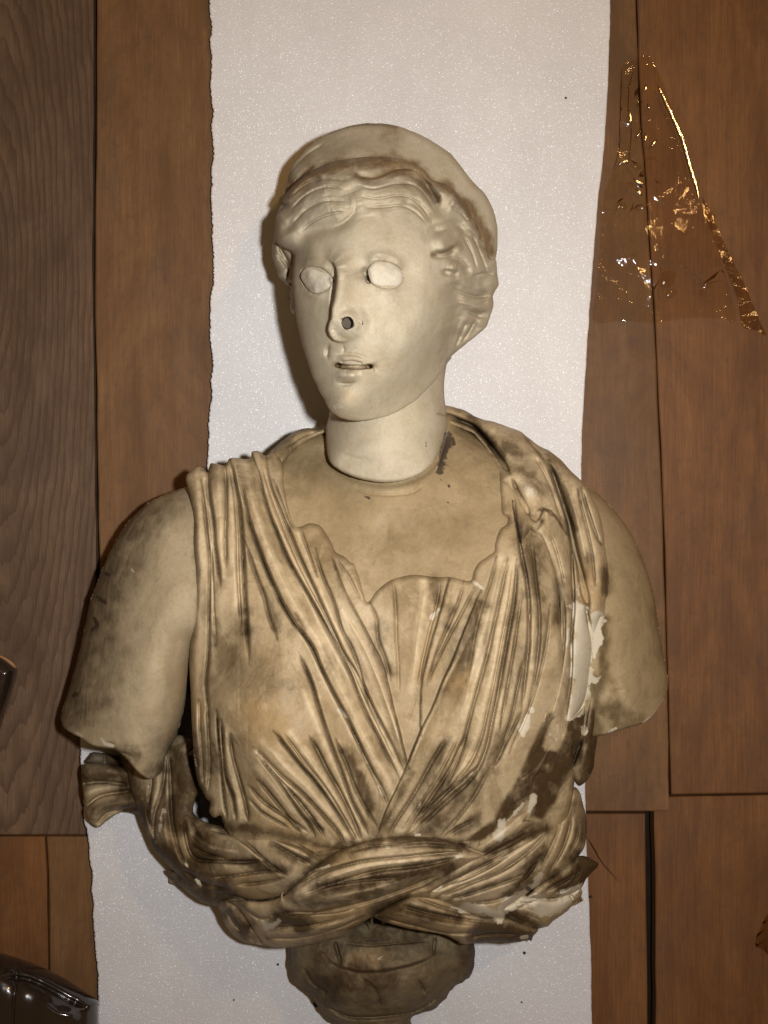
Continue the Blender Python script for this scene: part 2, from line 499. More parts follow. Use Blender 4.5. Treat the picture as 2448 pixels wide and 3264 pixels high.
def foam_mat(name, col):
    m, t, out = nt(name); n = N(t); co = n.coord()
    cells = n.node('ShaderNodeTexVoronoi'); cells.inputs['Scale'].default_value = 560
    n.link(co, cells.inputs['Vector'])
    streak = n.noise(n.coord((1, .3, 1)), 40, 4, .6)
    cloud = n.noise(co, 7, 4, .6)
    c = n.mix(n.ramp(cloud, [(.35, 0), (.7, 1)]), col, tuple(.90 * k for k in col))
    c = n.mix(n.math('MULTIPLY', n.ramp(streak, [(.5, 0), (.8, 1)]), .12), c, (.45, .40, .34))
    hf = n.noise(co, 950, 3, .8)
    nb = n.bump(n.mix(.5, cells.outputs['Distance'], hf), .55, .0011)
    nb = n.bump(n.noise(co, 70, 3, .5), .12, .003, nb)
    p = n.bsdf(out, c, .62, nb, .35)
    # sparkle: scattered shiny cell walls
    gl = n.node('ShaderNodeBsdfGlossy'); gl.inputs['Roughness'].default_value = .32
    rnd = n.node('ShaderNodeTexVoronoi'); rnd.inputs['Scale'].default_value = 1500; n.link(co, rnd.inputs['Vector'])
    sub = n.node('ShaderNodeVectorMath', operation='SUBTRACT'); n.link(rnd.outputs['Color'], sub.inputs[0]); sub.inputs[1].default_value = (.5, .5, .5)
    scl = n.node('ShaderNodeVectorMath', operation='SCALE'); n.link(sub.outputs[0], scl.inputs[0]); scl.inputs['Scale'].default_value = 1.15
    ge = n.node('ShaderNodeNewGeometry')
    ad = n.node('ShaderNodeVectorMath', operation='ADD'); n.link(ge.outputs['Normal'], ad.inputs[0]); n.link(scl.outputs[0], ad.inputs[1])
    nm = n.node('ShaderNodeVectorMath', operation='NORMALIZE'); n.link(ad.outputs[0], nm.inputs[0])
    n.link(nm.outputs[0], gl.inputs['Normal'])
    mx = n.node('ShaderNodeMixShader'); mx.inputs[0].default_value = .045
    n.link(p.outputs[0], mx.inputs[1]); n.link(gl.outputs[0], mx.inputs[2]); n.link(mx.outputs[0], out.inputs[0])
    return m
M_FOAM = foam_mat('white_foam', (.74, .72, .70))
M_FOAM2 = foam_mat('grey_foam', (.60, .60, .615))

def film_mat(name, tint, gloss, rough):
    m, t, out = nt(name); n = N(t)
    tr = n.node('ShaderNodeBsdfTransparent'); tr.inputs[0].default_value = (*tint, 1)
    gl = n.node('ShaderNodeBsdfGlossy'); gl.inputs['Roughness'].default_value = rough
    lw = n.node('ShaderNodeLayerWeight'); lw.inputs['Blend'].default_value = gloss
    nb = n.bump(n.noise(n.coord(), 90, 3, .6, 1.2), .25, .002)
    n.link(nb, gl.inputs['Normal'])
    mx = n.node('ShaderNodeMixShader')
    n.link(n.math('ADD', lw.outputs['Fresnel'], .03), mx.inputs[0]); n.link(tr.outputs[0], mx.inputs[1]); n.link(gl.outputs[0], mx.inputs[2])
    n.link(mx.outputs[0], out.inputs[0]); return m
M_FILM = film_mat('clear_film', (.96, .91, .83), .10, .06)
M_FILM_EDGE = film_mat('clear_film_folded', (.78, .68, .54), .12, .12)
M_FILM_FOLD = film_mat('clear_film_crest', (.8, .7, .5), .7, .16)
M_LEATHER = simple('dark_leather', (.016, .010, .007), .22, .6, .5, 14, .6)
M_WELT = simple('welt_leather', (.10, .085, .045), .45, .4, .3, 90)
M_TAN = simple('tan_leather', (.30, .16, .07), .6, .3, .4, 60)
M_CRUMB = simple('dark_crumb', (.045, .03, .028), .8, .2, .4, 300)
M_HAIR = simple('dark_fibre', (.03, .024, .02), .4, .5)

# ------------------------------------------------------------------ the floor
def prism(name, top_pts, Ztop, thick, mat, parent=None, bevel=5, wob=0, loc=None, smooth=False):
    q = np.array(top_pts, float)
    c = q.mean(0)
    n = len(q)
    nr = np.roll(q, -1, 0) - np.roll(q, 1, 0); nr = np.stack([nr[:, 1], -nr[:, 0]], -1); nr /= np.linalg.norm(nr, axis=1)[:, None] + 1e-9
    ar = 0.5 * np.sum(q[:, 0] * np.roll(q[:, 1], -1) - np.roll(q[:, 0], -1) * q[:, 1])
    if ar < 0: q = q[::-1]; nr = -nr[::-1]      # now clockwise in the picture = counter-clockwise is handled below
    q_in = q - nr * bevel
    rings = [unproj(q_in[:, 0], q_in[:, 1], np.full(n, Ztop)), unproj(q[:, 0], q[:, 1], np.full(n, Ztop - bevel * .8))]
    low = rings[1].copy(); low[:, 2] = (Ztop - thick) * U
    rings.append(low)
    v = np.vstack(rings); f = [list(range(n))[::-1]]
    for k in range(2):
        for i in range(n):
            j = (i + 1) % n
            f.append([k * n + i, k * n + j, (k + 1) * n + j, (k + 1) * n + i])
    f.append([2 * n + i for i in range(n)])
    return link_mesh(name, v, f, mat, parent, smooth, loc=loc)

sub = empty('floor', (0, 0, -.035))
tag(sub, kind='structure')
vv = unproj(A(-3500, 6000, 6000, -3500), A(-3500, -3500, 6800, 6800), A(-110, -110, -110, -110))
link_mesh('subfloor', vv, [[0, 3, 2, 1]], M_SUB, sub, False)

def edge_line(pts, step=110, amp=2.2, seed=0):
    q = smooth_curve(pts, step)
    return [(x + amp * vnoise(np.array([x]), np.array([y]), 60, seed)[0] * 2, y) for x, y in q]
gl_ = DD([(211, -480), (206, 250), (204, 600), (208, 900), (213, 1250), (216, 1803)])
gr_ = DD([(1361, -480), (1378, 150), (1393, 380), (1403, 550), (1413, 700), (1423, 900), (1431, 1100), (1439, 1400), (1444, 1600), (1447, 1716)])
off = lambda pts, dx: [(x + dx, y) for x, y in pts]
def plank(left, right, mat, Zt=0, label=None):
    L = edge_line(left, seed=1 + len(planks)); R = edge_line(right, seed=40 + len(planks))
    o = prism('plank', L + R[::-1], Zt, 60, mat, sub, bevel=4)
    c = np.mean(np.array(o.bound_box), 0)
    planks.append(o)
    if label: o['label'] = label
planks = []
plank(DD([(-330, -480), (-330, 1803)]), off(gl_, -7), M_WOOD_GREY, -9, 'weathered grey plank with strong wavy grain')
plank(off(gl_, 4), DD([(640, -480), (640, 1950)]), M_WOOD, 4)
plank(DD([(644, -480), (644, 2750)]), DD([(990, -480), (990, 2750)]), M_WOOD)
plank(DD([(994, -480), (994, 1752)]), off(gr_, -1)[:-1] + DD([(1445, 1752)]), M_WOOD, 2)
plank(off(gr_, 4), DD([(2010, -480), (2010, 1706)]), M_WOOD_RED, -2)
plank(DD([(-330, 1807), (-330, 2750)]), DD([(97, 1807), (103, 2000), (112, 2750)]), M_WOOD_RED, -4)
plank(DD([(101, 1807), (107, 2000), (116, 2750)]), DD([(640, 1807), (640, 2750)]), M_WOOD, 0)
plank(DD([(994, 1758), (994, 2750)]), DD([(1393, 1758), (1397, 2000), (1402, 2750)]), M_WOOD_RED, 0)
plank(DD([(1413, 1722), (1416, 2000), (1420, 2750)]), DD([(2010, 1712), (2010, 2750)]), M_WOOD_RED, -3)

plank(DD([(-660, -480), (-660, 2750)]), DD([(-334, -480), (-334, 2750)]), M_WOOD, -2)
plank(DD([(2014, -480), (2014, 2750)]), DD([(2340, -480), (2340, 2750)]), M_WOOD, -2)

# ------------------------------------------------------------------ foam
FT = 52          # top of the foam (about 15 mm)
def jag(pts, amp, step, seed):
    q = smooth_curve(pts, step)
    r = np.random.default_rng(seed); amp = amp * .55
    t = np.arange(len(q))
    return [(x + amp * (r.random() - .5) + 2.2 * amp * vnoise(np.array([y]), np.array([0.]), 45, seed)[0], y) for x, y in q]
def foam(name, left, right, top, bottom, Z0, Zt, mat):
    pts = left + right[::-1]
    return prism(name, pts, Zt, Zt - Z0, mat, None, bevel=3)
fl = jag(DD([(452, -480), (456, 120), (460, 300), (456, 420), (461, 560), (455, 690), (459, 800), (452, 930), (450, 1020), (452, 1500)]), 7, 5, 3)
fr = jag(DD([(1331, -480), (1312, 200), (1290, 450), (1272, 690), (1262, 850), (1256, 1000), (1252, 1500)]), 2, 12, 4)
o = foam('foam_sheet', fl, fr, 0, 0, 6, FT, M_FOAM)
tag(o, 'white foam sheet with ragged left edge lying behind the head', 'foam sheet', 'white foam sheets under the bust')
fl2 = jag(DD([(170, 1400), (172, 1600), (179, 1720), (186, 1790), (197, 1870), (201, 1960), (207, 2060), (211, 2150), (217, 2750)]), 6, 5, 5)
fr2 = jag(DD([(1262, 1400), (1264, 1700), (1268, 1850), (1274, 2000), (1278, 2150), (1281, 2750)]), 2, 12, 6)
fl2 = [(x, y) for x, y in fl2]
fr2 = [(x, y) for x, y in fr2]
top_l = fl2[0]; 
o = foam('foam_sheet', [(DD([(170, 1503)])[0])] + [p for p in fl2 if p[1] > 1503 / .6777], [(DD([(1262, 1503)])[0])] + [p for p in fr2 if p[1] > 1503 / .6777], 0, 0, 6, FT - 1, M_FOAM2)
tag(o, 'greyer wide foam sheet under the sash and pedestal of the bust', 'foam sheet', 'white foam sheets under the bust')

# ------------------------------------------------------------------ stains seen on the stone
def S(kind, pts, w, st=1.0): STAINS.append((kind, pts, w, st))
#   arm at left
for p, w in ((R3([(300, 1020), (340, 1045)]), 12), (R3([(285, 1150), (300, 1190), (275, 1215)]), 11), (R3([(345, 880), (365, 890)]), 9), (R3([(150, 1600), (170, 1590)]), 8)):
    S('dark', p, w, .65)
S('dirt', R3([(560, 520), (420, 760), (330, 960), (250, 1200), (200, 1400), (130, 1620)]), 62, .62)
S('dirt', R3([(690, 480), (560, 700), (520, 900)]), 40, .34)
S('dirt', R3([(330, 1640), (200, 1700), (110, 1760)]), 36, .5)
S('dirt', R3([(420, 1380), (320, 1560)]), 40, .3)
S('pale', R3([(180, 1820), (205, 1835)]), 9, .9); S('pale', R3([(320, 1850), (335, 1880), (390, 1895)]), 8, .8)
S('pale', R3([(490, 860), (520, 885)]), 7, .6)
S('rust', R3([(790, 1450), (770, 1650), (720, 1850)]), 16, .5)
#   tunic
for p, w, s in ((R3([(1150, 1120), (1165, 1220)]), 26, .8), (R3([(1270, 980), (1320, 1090), (1350, 1200)]), 18, .7), (R3([(1370, 1030), (1460, 1150)]), 12, .6),
                (R3([(1000, 1150), (980, 1300)]), 12, .5), (R3([(930, 500), (950, 620)]), 14, .35), (R3([(960, 250), (1060, 340), (1190, 330)]), 40, .35),
                (R3([(1120, 1420), (1200, 1520), (1400, 1540)]), 55, .30), (R3([(870, 600), (880, 900), (870, 1250)]), 10, .4),
                (R3([(940, 1900), (960, 2050)]), 14, .6), (R3([(1010, 1950), (1060, 2100), (1090, 2180)]), 16, .75),
                (R4([(480, 1260), (560, 1390), (620, 1540), (650, 1620)]), 20, .95), (R4([(130, 1500), (220, 1570), (300, 1680)]), 12, .75),
                (R4([(260, 1680), (350, 1740)]), 10, .7), (R4([(180, 400), (240, 520)]), 9, .6), (R4([(20, 330), (60, 470)]), 20, .6),
                (R4([(690, 480), (700, 640), (760, 760)]), 22, .6), (R4([(1050, 190), (1060, 330)]), 14, .6), (R4([(1160, 380), (1120, 470)]), 18, .8),
                (R4([(1330, 330), (1260, 560), (1200, 700)]), 34, .85), (R4([(1160, 800), (1120, 880)]), 26, .6),
                (R4([(1540, 330), (1520, 480)]), 20, .55), (R4([(1620, 600), (1560, 800)]), 30, .4),
                (R4([(1130, 1200), (1060, 1340), (1000, 1480), (960, 1600)]), 26, .75), (R4([(1130, 1430), (1060, 1560), (980, 1680)]), 30, .95),
                (R4([(1290, 1450), (1180, 1560), (1080, 1680), (960, 1760)]), 28, .9), (R4([(1290, 1700), (1180, 1740)]), 22, .85),
                (R4([(1440, 1170), (1340, 1400), (1260, 1560)]), 24, .6), (R4([(900, 1400), (820, 1560), (720, 1720)]), 12, .6),
                (R4([(500, 560), (600, 780), (640, 960)]), 12, .45), (R4([(350, 620), (420, 800)]), 12, .4)):
    S('dirt', p, w * .8, s * .8)
for p, w, s in ((R4([(450, 1000), (500, 1050)]), 10, .8), (R4([(1070, 380), (1030, 430)]), 9, .8), (R4([(690, 1460), (730, 1540)]), 14, .55), (R4([(1340, 240), (1290, 210)]), 12, .7),
                (R4([(1080, 560), (1010, 700)]), 22, .30), (R4([(1000, 1440), (930, 1660)]), 13, .5), (R4([(800, 1600), (770, 1690)]), 14, .6), (R4([(1290, 1010), (1240, 1130)]), 30, .35),
                (R4([(420, 1700), (500, 1790)]), 14, .4), (R4([(1370, 820), (1330, 900)]), 20, .4), (R4([(1630, 1060), (1595, 1160)]), 11, .95)):
    S('pale', p, w, s)
S('rust', R4([(0, 1060), (40, 1130)]), 55, .7); S('rust', R3([(1220, 1700), (1330, 1800)]), 40, .5); S('rust', R3([(905, 1650), (910, 1720)]), 14, .8)
S('rust', R4([(1220, 820), (1190, 860)]), 30, .5); S('rust', R4([(1000, 420), (960, 700)]), 40, .25)
#   mantle
for p, w, s in ((RS([(60, 90), (150, 200), (330, 430)]), 22, .8), (RS([(380, 350), (500, 400)]), 34, .65), (RS([(540, 560), (700, 700)]), 40, .5), (RS([(740, 480), (830, 620), (920, 860), (960, 1050)]), 18, .6),
                (RS([(560, 1100), (590, 1400), (620, 1620)]), 44, .7), (RS([(1230, 1420), (1240, 1600)]), 20, .75), (RS([(850, 1560), (870, 1700), (850, 1850)]), 30, .55),
                (RS([(1090, 1300), (1060, 1500)]), 20, .5), (RS([(690, 1000), (660, 1060)]), 10, .8), (R5([(540, 1200), (580, 1350), (560, 1500)]), 36, .45),
                (R5([(920, 1290), (925, 1480), (920, 1600)]), 20, .95), 
                (R5([(890, 1650), (880, 1850), (850, 2100)]), 34, .95), 
                 (R8([(1110, 300), (1140, 560), (1090, 660)]), 26, .8),
                (R5([(1000, 1830), (930, 1790)]), 40, .9), (R5([(1160, 850), (1240, 1150), (1250, 1500)]), 30, .35), (R5([(1120, 1860), (1000, 1890)]), 30, .6)):
    S('dirt', p, w * .72, s)
for p, w, s in ((R5([(785, 1200), (800, 1400), (800, 1560), (775, 1740), (735, 1840)]), [20, 40, 44, 36, 14], 1.0), (R5([(885, 1270), (885, 1380), (880, 1500)]), [22, 18, 8], 1.0), (R5([(735, 1330), (715, 1440)]), 10, .8),
                (R5([(500, 1830), (475, 1910)]), [12, 15], 1.0), (R5([(520, 1790), (525, 1800)]), 9, 1.0), (R5([(630, 1930), (660, 1960)]), 16, .8), (RS([(480, 640), (560, 760), (640, 880)]), 34, .6), (RS([(980, 700), (1020, 900), (1080, 1050)]), 34, .35),
                (RS([(1000, 1560), (1010, 1640)]), 14, .7), (R5([(950, 1920), (1000, 1900)]), 9, .95), (R5([(1150, 1868), (1220, 1800), (1265, 1735)]), 6, .9), (R5([(820, 1920), (815, 1900)]), 12, .9), (RS([(760, 1180), (830, 1380)]), 26, .5),
                (R8([(690, 800), (650, 930)]), 14, .9), (R8([(1020, 600), (940, 740)]), 16, .5), (R8([(430, 1040), (390, 1160)]), 26, .8), (R8([(600, 860), (480, 1010)]), 12, .7)):
    S('pale', p, w, s)
S('dark', RS([(425, 815), (440, 920), (470, 1050), (490, 1180)]), 5, .9); S('rust', RS([(1080, 1480), (1120, 1620)]), 34, .6)
S('area', R8([(760, 170), (705, 290), (650, 410), (575, 600), (485, 760), (405, 880), (340, 990), (210, 1090), (80, 1180), (130, 1235), (250, 1175), (390, 1075), (520, 960), (690, 785), (700, 840), (665, 980), (770, 1000), (890, 850), (970, 680), (1035, 560), (1095, 380), (1130, 250), (1150, 60), (1090, 20), (990, 130), (950, 280), (890, 390), (800, 385), (775, 360), (835, 200), (870, 60), (830, 70)]), 13, .98)
S('area', R8([(1180, 60), (1150, 200), (1140, 400), (1120, 560), (1080, 660), (1160, 640), (1215, 540), (1240, 330), (1270, 80)]), 12, .8)
#   skin of the chest
for p, w, s in ((R2([(240, 780), (300, 900), (380, 900)]), 60, .5), (R2([(1250, 700), (1380, 820), (1440, 950)]), 46, .55), (R2([(300, 1080), (240, 1060)]), 30, .35), (R2([(800, 1350), (1000, 1250), (1200, 1300)]), 60, .22), (R2([(1280, 1040), (1340, 1020)]), 40, .25)):
    S('dirt', p, w * .9, s * .5)
for p, w in ((R2([(1150, 720), (1130, 830), (1110, 930)]), [18, 24, 22]), (R2([(1190, 760), (1180, 740)]), 11), (R2([(1030, 750), (1030, 780)]), 7), (R2([(1115, 970), (1120, 980)]), 6), (R2([(1160, 1005), (1165, 1010)]), 8), (R2([(675, 1078), (690, 1085)]), 10), (R2([(1155, 1105), (1160, 1108)]), 5)):
    S('dark', p, np.array(w) / 1.7 if not np.isscalar(w) else w / 1.7, .85)
S('pale', R2([(1150, 700), (1110, 860), (1090, 920)]), 5, .8); S('pale', R2([(630, 1000), (800, 1040), (960, 1010)]), 20, .28); S('pale', R2([(480, 900), (560, 960)]), 12, .4); S('pale', R2([(740, 1130), (820, 1100)]), 40, .35)
#   face and hair
S('dirt', R1([(260, 430), (380, 355), (500, 330), (640, 310), (760, 310), (860, 310), (960, 350)]), 20, 1.0)
S('dirt', R1([(960, 340), (1050, 420), (1150, 455), (1230, 530), (1310, 620), (1370, 730), (1400, 830)]), 15, 1.0)
S('dirt', R1([(620, 390), (720, 410), (850, 360), (960, 390), (1040, 470), (1100, 520)]), 10, .9)
S('dirt', R1([(910, 450), (940, 470)]), 16, .45); S('dirt', R1([(1070, 850), (1150, 830), (1210, 790)]), 7, .6); S('dirt', R1([(195, 520), (240, 470), (330, 400)]), 18, .7)
S('pale', R1([(1180, 530), (1200, 570)]), 16, .7); S('pale', RF([(560, 1830), (640, 1790)]), 24, .55); S('rust', RF([(690, 1700), (750, 1730)]), 16, .45); S('pale', RF([(800, 890), (835, 920)]), 5, .9)
S('dark', RF([(848, 905), (850, 940)]), 2.5, .9); S('pale', RF([(580, 1480), (700, 1470), (830, 1460)]), 12, .8)
S('rust', RF([(560, 1100), (640, 1110), (740, 1090)]), 5, .35); S('rust', RF([(590, 420), (580, 560)]), 8, .35); S('rust', RF([(770, 620), (720, 760)]), 16, .22)
S('dirt', R1([(250, 860), (245, 950), (250, 1150)]), 6, .6); S('dirt', RD([(380, 420), (600, 330), (700, 290)]), 30, .28); S('dirt', RD([(1050, 180), (1120, 200)]), 26, .35)
S('dirt', RD([(560, 130), (800, 70), (1000, 75), (1150, 100)]), 6, .6)
#   sash, drape ends, pedestal
for p, w, s in ((R6([(300, 120), (360, 300), (420, 450)]), 34, .9), (R6([(640, 100), (640, 260), (600, 420)]), 60, .85), (R6([(500, 560), (600, 680), (700, 770), (860, 870)]), 40, .9), (R6([(720, 530), (700, 640), (800, 660)]), 34, .8),
                (R6([(840, 480), (1000, 490), (1180, 520), (1400, 570)]), 16, .6), (R6([(1100, 560), (1220, 640)]), 10, .55), (R6([(900, 660), (1100, 690), (1180, 700)]), 14, .7), (R6([(880, 920), (960, 1010)]), 22, .95), (R6([(1150, 960), (1260, 980)]), 32, .8),
                (R6([(1300, 640), (1420, 600), (1600, 560)]), 18, .7), (R7([(40, 500), (160, 400), (300, 310), (450, 270)]), 16, .65), (R7([(200, 500), (400, 470), (640, 430), (800, 380)]), 24, .8), (R7([(60, 560), (300, 560), (480, 520)]), 16, .6),
                (R7([(0, 660), (90, 670)]), 30, .85), (R7([(540, 265), (700, 275), (860, 300)]), 16, .75), (R7([(1000, 320), (1150, 260), (1260, 210)]), 16, .9), (R7([(1250, 340), (1190, 420), (1130, 490)]), 20, 1.0), (R7([(1180, 470), (1080, 530)]), 14, .7),
                (R7([(1410, 380), (1480, 400), (1430, 450), (1360, 470)]), 36, 1.0), (R7([(480, 620), (560, 590), (650, 600)]), 26, .9), (R7([(660, 640), (830, 640)]), 22, .7), (R7([(960, 710), (1060, 720), (1160, 725)]), 32, 1.0), (R7([(1100, 620), (1200, 670)]), 18, 1.0),
                (R7([(700, 480), (850, 430), (1000, 370)]), 10, .55), (R7([(820, 540), (960, 500), (1100, 450)]), 9, .5), (R7([(600, 560), (500, 620), (330, 690), (150, 730)]), 10, .4), (R7([(1430, 120), (1440, 260)]), 22, .5)):
    S('dirt', p, w * 1.05, min(1, s + .08))
for p, w, s in ((R6([(710, 760), (720, 785)]), 12, .9), (R6([(1060, 990), (1090, 1010), (1140, 975)]), 18, .8), (R6([(1030, 1085), (1060, 1090)]), 8, .8), (R6([(530, 400), (500, 560)]), 16, .6), (R6([(640, 620), (660, 680)]), 12, .6), (R6([(450, 260), (450, 380)]), 12, .5), (R6([(860, 560), (940, 590)]), 20, .5),
                (R6([(780, 755), (950, 735)]), 8, .5), (R6([(900, 845), (1050, 850), (1180, 780)]), 14, .45), (R7([(840, 350), (860, 345)]), 10, .9), (R7([(720, 515), (760, 490)]), 14, .7), (R7([(1240, 440), (1200, 500), (1110, 570), (1060, 610)]), [16, 22, 26, 26], .95), (R7([(820, 600), (940, 600), (1050, 640)]), 22, .9),
                (R7([(1170, 560), (1260, 590), (1340, 570), (1400, 530)]), [34, 46, 46, 26], .95), (R7([(100, 440), (220, 390)]), 10, .7), (R7([(150, 480), (330, 470)]), 12, .5), (R7([(640, 545), (720, 580)]), 14, .5), (R7([(1150, 740), (1170, 735)]), 10, .9), (R7([(640, 245), (660, 243)]), 8, .8), (R7([(500, 303), (510, 303)]), 7, .8)):
    S('pale', p, w, s)
S('dark', R7([(1175, 505), (1185, 508)]), 9, 1.0)
S('rust', R7([(560, 640), (700, 680), (900, 700)]), 22, .55); S('rust', R7([(60, 720), (300, 640), (420, 560)]), 30, .35); S('rust', R7([(360, 860), (460, 820)]), 30, .5); S('rust', R6([(960, 760), (1040, 780)]), 30, .4)
S('dirt', R7([(180, 960), (320, 960), (460, 950)]), 44, .75); S('dirt', R7([(160, 800), (240, 830)]), 40, .6); S('dirt', R7([(340, 740), (500, 745), (700, 735)]), 22, .6); S('dark', R7([(360, 755), (520, 748), (690, 735)]), 5, .6); S('dirt', R7([(880, 800), (910, 860)]), 30, .7); S('dirt', R7([(330, 880), (430, 890)]), 12, .9)
S('pale', R7([(440, 840), (480, 830)]), 16, .5); S('pale', R7([(160, 880), (130, 930)]), 20, .25); S('pale', R6([(150, 450), (185, 470)]), 10, .7); S('dirt', R6([(130, 200), (280, 190)]), 26, .8); S('dirt', R6([(170, 390), (290, 350)]), 14, .7); S('dark', R6([(100, 250), (108, 350)]), 5, .6)
S('pale', R6([(120, 280), (220, 250), (320, 250)]), 14, .4); S('rust', R6([(210, 320), (340, 300)]), 12, .5)

# ------------------------------------------------------------------ the bust
bust = empty('marble_bust', tuple(unproj(A(1180), A(2100), A(FT))[0]))
tag(bust, 'stained marble bust of a woman in draped tunic lying face up on foam', 'bust')

BODY = TPS([(1230, 1540, 650), (1230, 1700, 705), (1000, 1600, 615), (1480, 1600, 640), (905, 1470, 500), (1600, 1430, 470), (1000, 1400, 420), (1440, 1330, 400),
            (1230, 1870, 770), (1190, 2260, 810), (850, 2250, 885), (700, 2250, 800), (1580, 2130, 880), (1800, 2120, 740), (1180, 2650, 770), (830, 2620, 735),
            (1560, 2560, 760), (630, 2150, 600), (1905, 2150, 560), (660, 2480, 580), (1860, 2480, 540), (720, 1600, 620), (1720, 1560, 600), (630, 1510, 500),
            (1880, 1750, 620), (1180, 2900, 640), (900, 2850, 600), (1600, 2830, 600), (640, 1800, 640), (870, 1900, 760), (1560, 1850, 780), (1750, 2350, 720), (760, 2450, 760)])

# socle
def z_socle(x, y, d):
    b = TPS([(930, 3030, 330), (1220, 3000, 400), (1500, 3020, 330), (930, 3150, 330), (1200, 3140, 440), (1480, 3120, 330), (1050, 3300, 300), (1250, 3260, 380), (1350, 3300, 300), (1200, 3450, 250)])(x, y)
    z = b - 190 * (1 - dome(d, 120, 2.2)) + 26 * fbm(x, y, 90, 111, 4)
    z = z - 30 * np.abs(fbm(x, y, 120, 115, 3)) + 12 * np.abs(fbm(x, y, 44, 117, 3))
    return apply_feats(x, y, z, [Ns(R7([(150, 760), (200, 830), (270, 885), (400, 912), (560, 893), (700, 850), (800, 790)]), 80, 52, .05, .05, 14), Rg(R7([(60, 900), (160, 985), (400, 1015), (640, 975), (880, 860)]), 50, 24), V(R7([(250, 745), (285, 880)]), 12, 22), V(R7([(735, 720), (725, 830)]), 12, 20),
                                 V(R7([(280, 762), (420, 775), (560, 765), (720, 750)]), 12, 18, .2, .2, 1), V(R7([(190, 1060), (320, 1120), (480, 1120), (650, 1090), (780, 1000)]), 22, 30, .15, .15, 1), V(R7([(650, 930), (690, 1015)]), 10, 16), V(R7([(380, 930), (450, 990), (470, 1080)]), 12, 12), V(R7([(100, 880), (150, 960), (240, 1010)]), 12, 14)])
relief('pedestal', R7([(40, 690), (30, 780), (28, 870), (50, 940), (95, 985), (140, 1020), (175, 1080), (220, 1130), (280, 1180), (360, 1280), (520, 1330), (660, 1270), (620, 1140), (660, 1105), (735, 1075), (785, 1030), (800, 1000), (860, 955), (905, 915), (925, 850), (918, 770), (880, 690), (460, 640)]), z_socle, M_SOCLE, bust, 3, rough=6, skirt=((0, 1), (10, .7), (40, .3), (90, 0)))

# drape end at far left and swag behind the arm
def z_frag(x, y, d):
    z = 205 + .10 * (x - 260) - 60 * (1 - dome(d, 26))
    return apply_feats(x, y, z, [Rg(R6([(115, 190), (220, 180), (330, 200)]), 26, 30, 0, 0), V(R6([(115, 245), (200, 235), (330, 250)]), 14, 34, 0, 0), Rg(R6([(120, 300), (230, 270), (340, 265)]), 20, 26, 0, 0),
                                 V(R6([(120, 370), (200, 310), (350, 285)]), 16, 34, 0, 0), Rg(R6([(150, 420), (220, 360), (370, 340)]), 20, 30, 0, 0), V(R6([(190, 450), (240, 400), (380, 375)]), 12, 22, 0, 0)])
relief('drape_end', R6([(108, 148), (180, 140), (300, 150), (420, 180), (460, 300), (440, 400), (330, 395), (280, 410), (240, 440), (195, 476), (150, 456), (125, 420), (115, 350), (104, 250)]), z_frag, M_CLOTH, bust, 3, rough=4, label='broken end of drapery sticking out at far left')
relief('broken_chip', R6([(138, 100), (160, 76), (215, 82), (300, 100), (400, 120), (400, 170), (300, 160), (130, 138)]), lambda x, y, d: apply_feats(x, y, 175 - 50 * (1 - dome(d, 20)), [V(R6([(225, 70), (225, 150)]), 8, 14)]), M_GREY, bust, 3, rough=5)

# the two arms
def z_armL(x, y, d):
    b = TPS([(560, 1560, 520), (420, 1700, 500), (640, 1700, 600), (330, 1900, 470), (560, 1950, 650), (620, 1950, 640), (280, 2100, 450), (480, 2120, 640), (590, 2150, 610), (220, 2280, 420), (400, 2280, 580), (540, 2300, 590), (480, 2450, 560), (300, 2360, 500), (560, 2420, 520)])(x, y)
    dl = polydist(x, y, smooth_curve(R3([(820, 372), (770, 385), (680, 420), (600, 460), (520, 530), (460, 600), (400, 690), (350, 790), (300, 920), (250, 1060), (220, 1200), (190, 1330), (160, 1450), (120, 1580), (85, 1700), (60, 1800)]), 20))[0]
    dr = polydist(x, y, smooth_curve(R3([(640, 2180), (690, 2020), (740, 1880), (770, 1800), (800, 1700), (820, 1600), (840, 1450), (870, 1300)]), 20))[0]
    z = b - 190 * (1 - dome(np.minimum(dl, dr), 150, 2.1)) - 16 * (1 - dome(d, 7)) - 8 * np.abs(fbm(x, y, 40, 121, 3)) * np.exp(-d / 16)
    z += 5 * fbm(x, y, 70, 81, 3)
    return apply_feats(x, y, z, [V(R3([(105, 1740), (180, 1690), (260, 1680)]), 20, 8), V(R3([(400, 1925), (520, 1960)]), 14, 10), Rg(R3([(160, 1690), (330, 1600), (420, 1400)]), 50, 8), V(R3([(240, 1560), (330, 1480)]), 16, 5)])
relief('arm', R3([(900, 330), (820, 372), (770, 385), (680, 420), (600, 460), (520, 530), (460, 600), (400, 690), (350, 790), (300, 920), (250, 1060), (220, 1200), (190, 1330), (160, 1450), (120, 1580), (85, 1700), (79, 1735), (100, 1790), (150, 1820), (200, 1850), (260, 1887), (330, 1905), (400, 1920), (450, 1955), (500, 2010), (550, 2060), (592, 2087), (640, 2078), (680, 2030), (700, 1950), (740, 1880), (770, 1800), (800, 1700), (820, 1600), (840, 1450), (870, 1300), (900, 900), (930, 450)]),
       z_armL, M_ARM, bust, 3, rough=3, skirt=((0, 1), (8, .8), (36, .45), (90, 0)), label='broken off upper arm at left with dark spots')
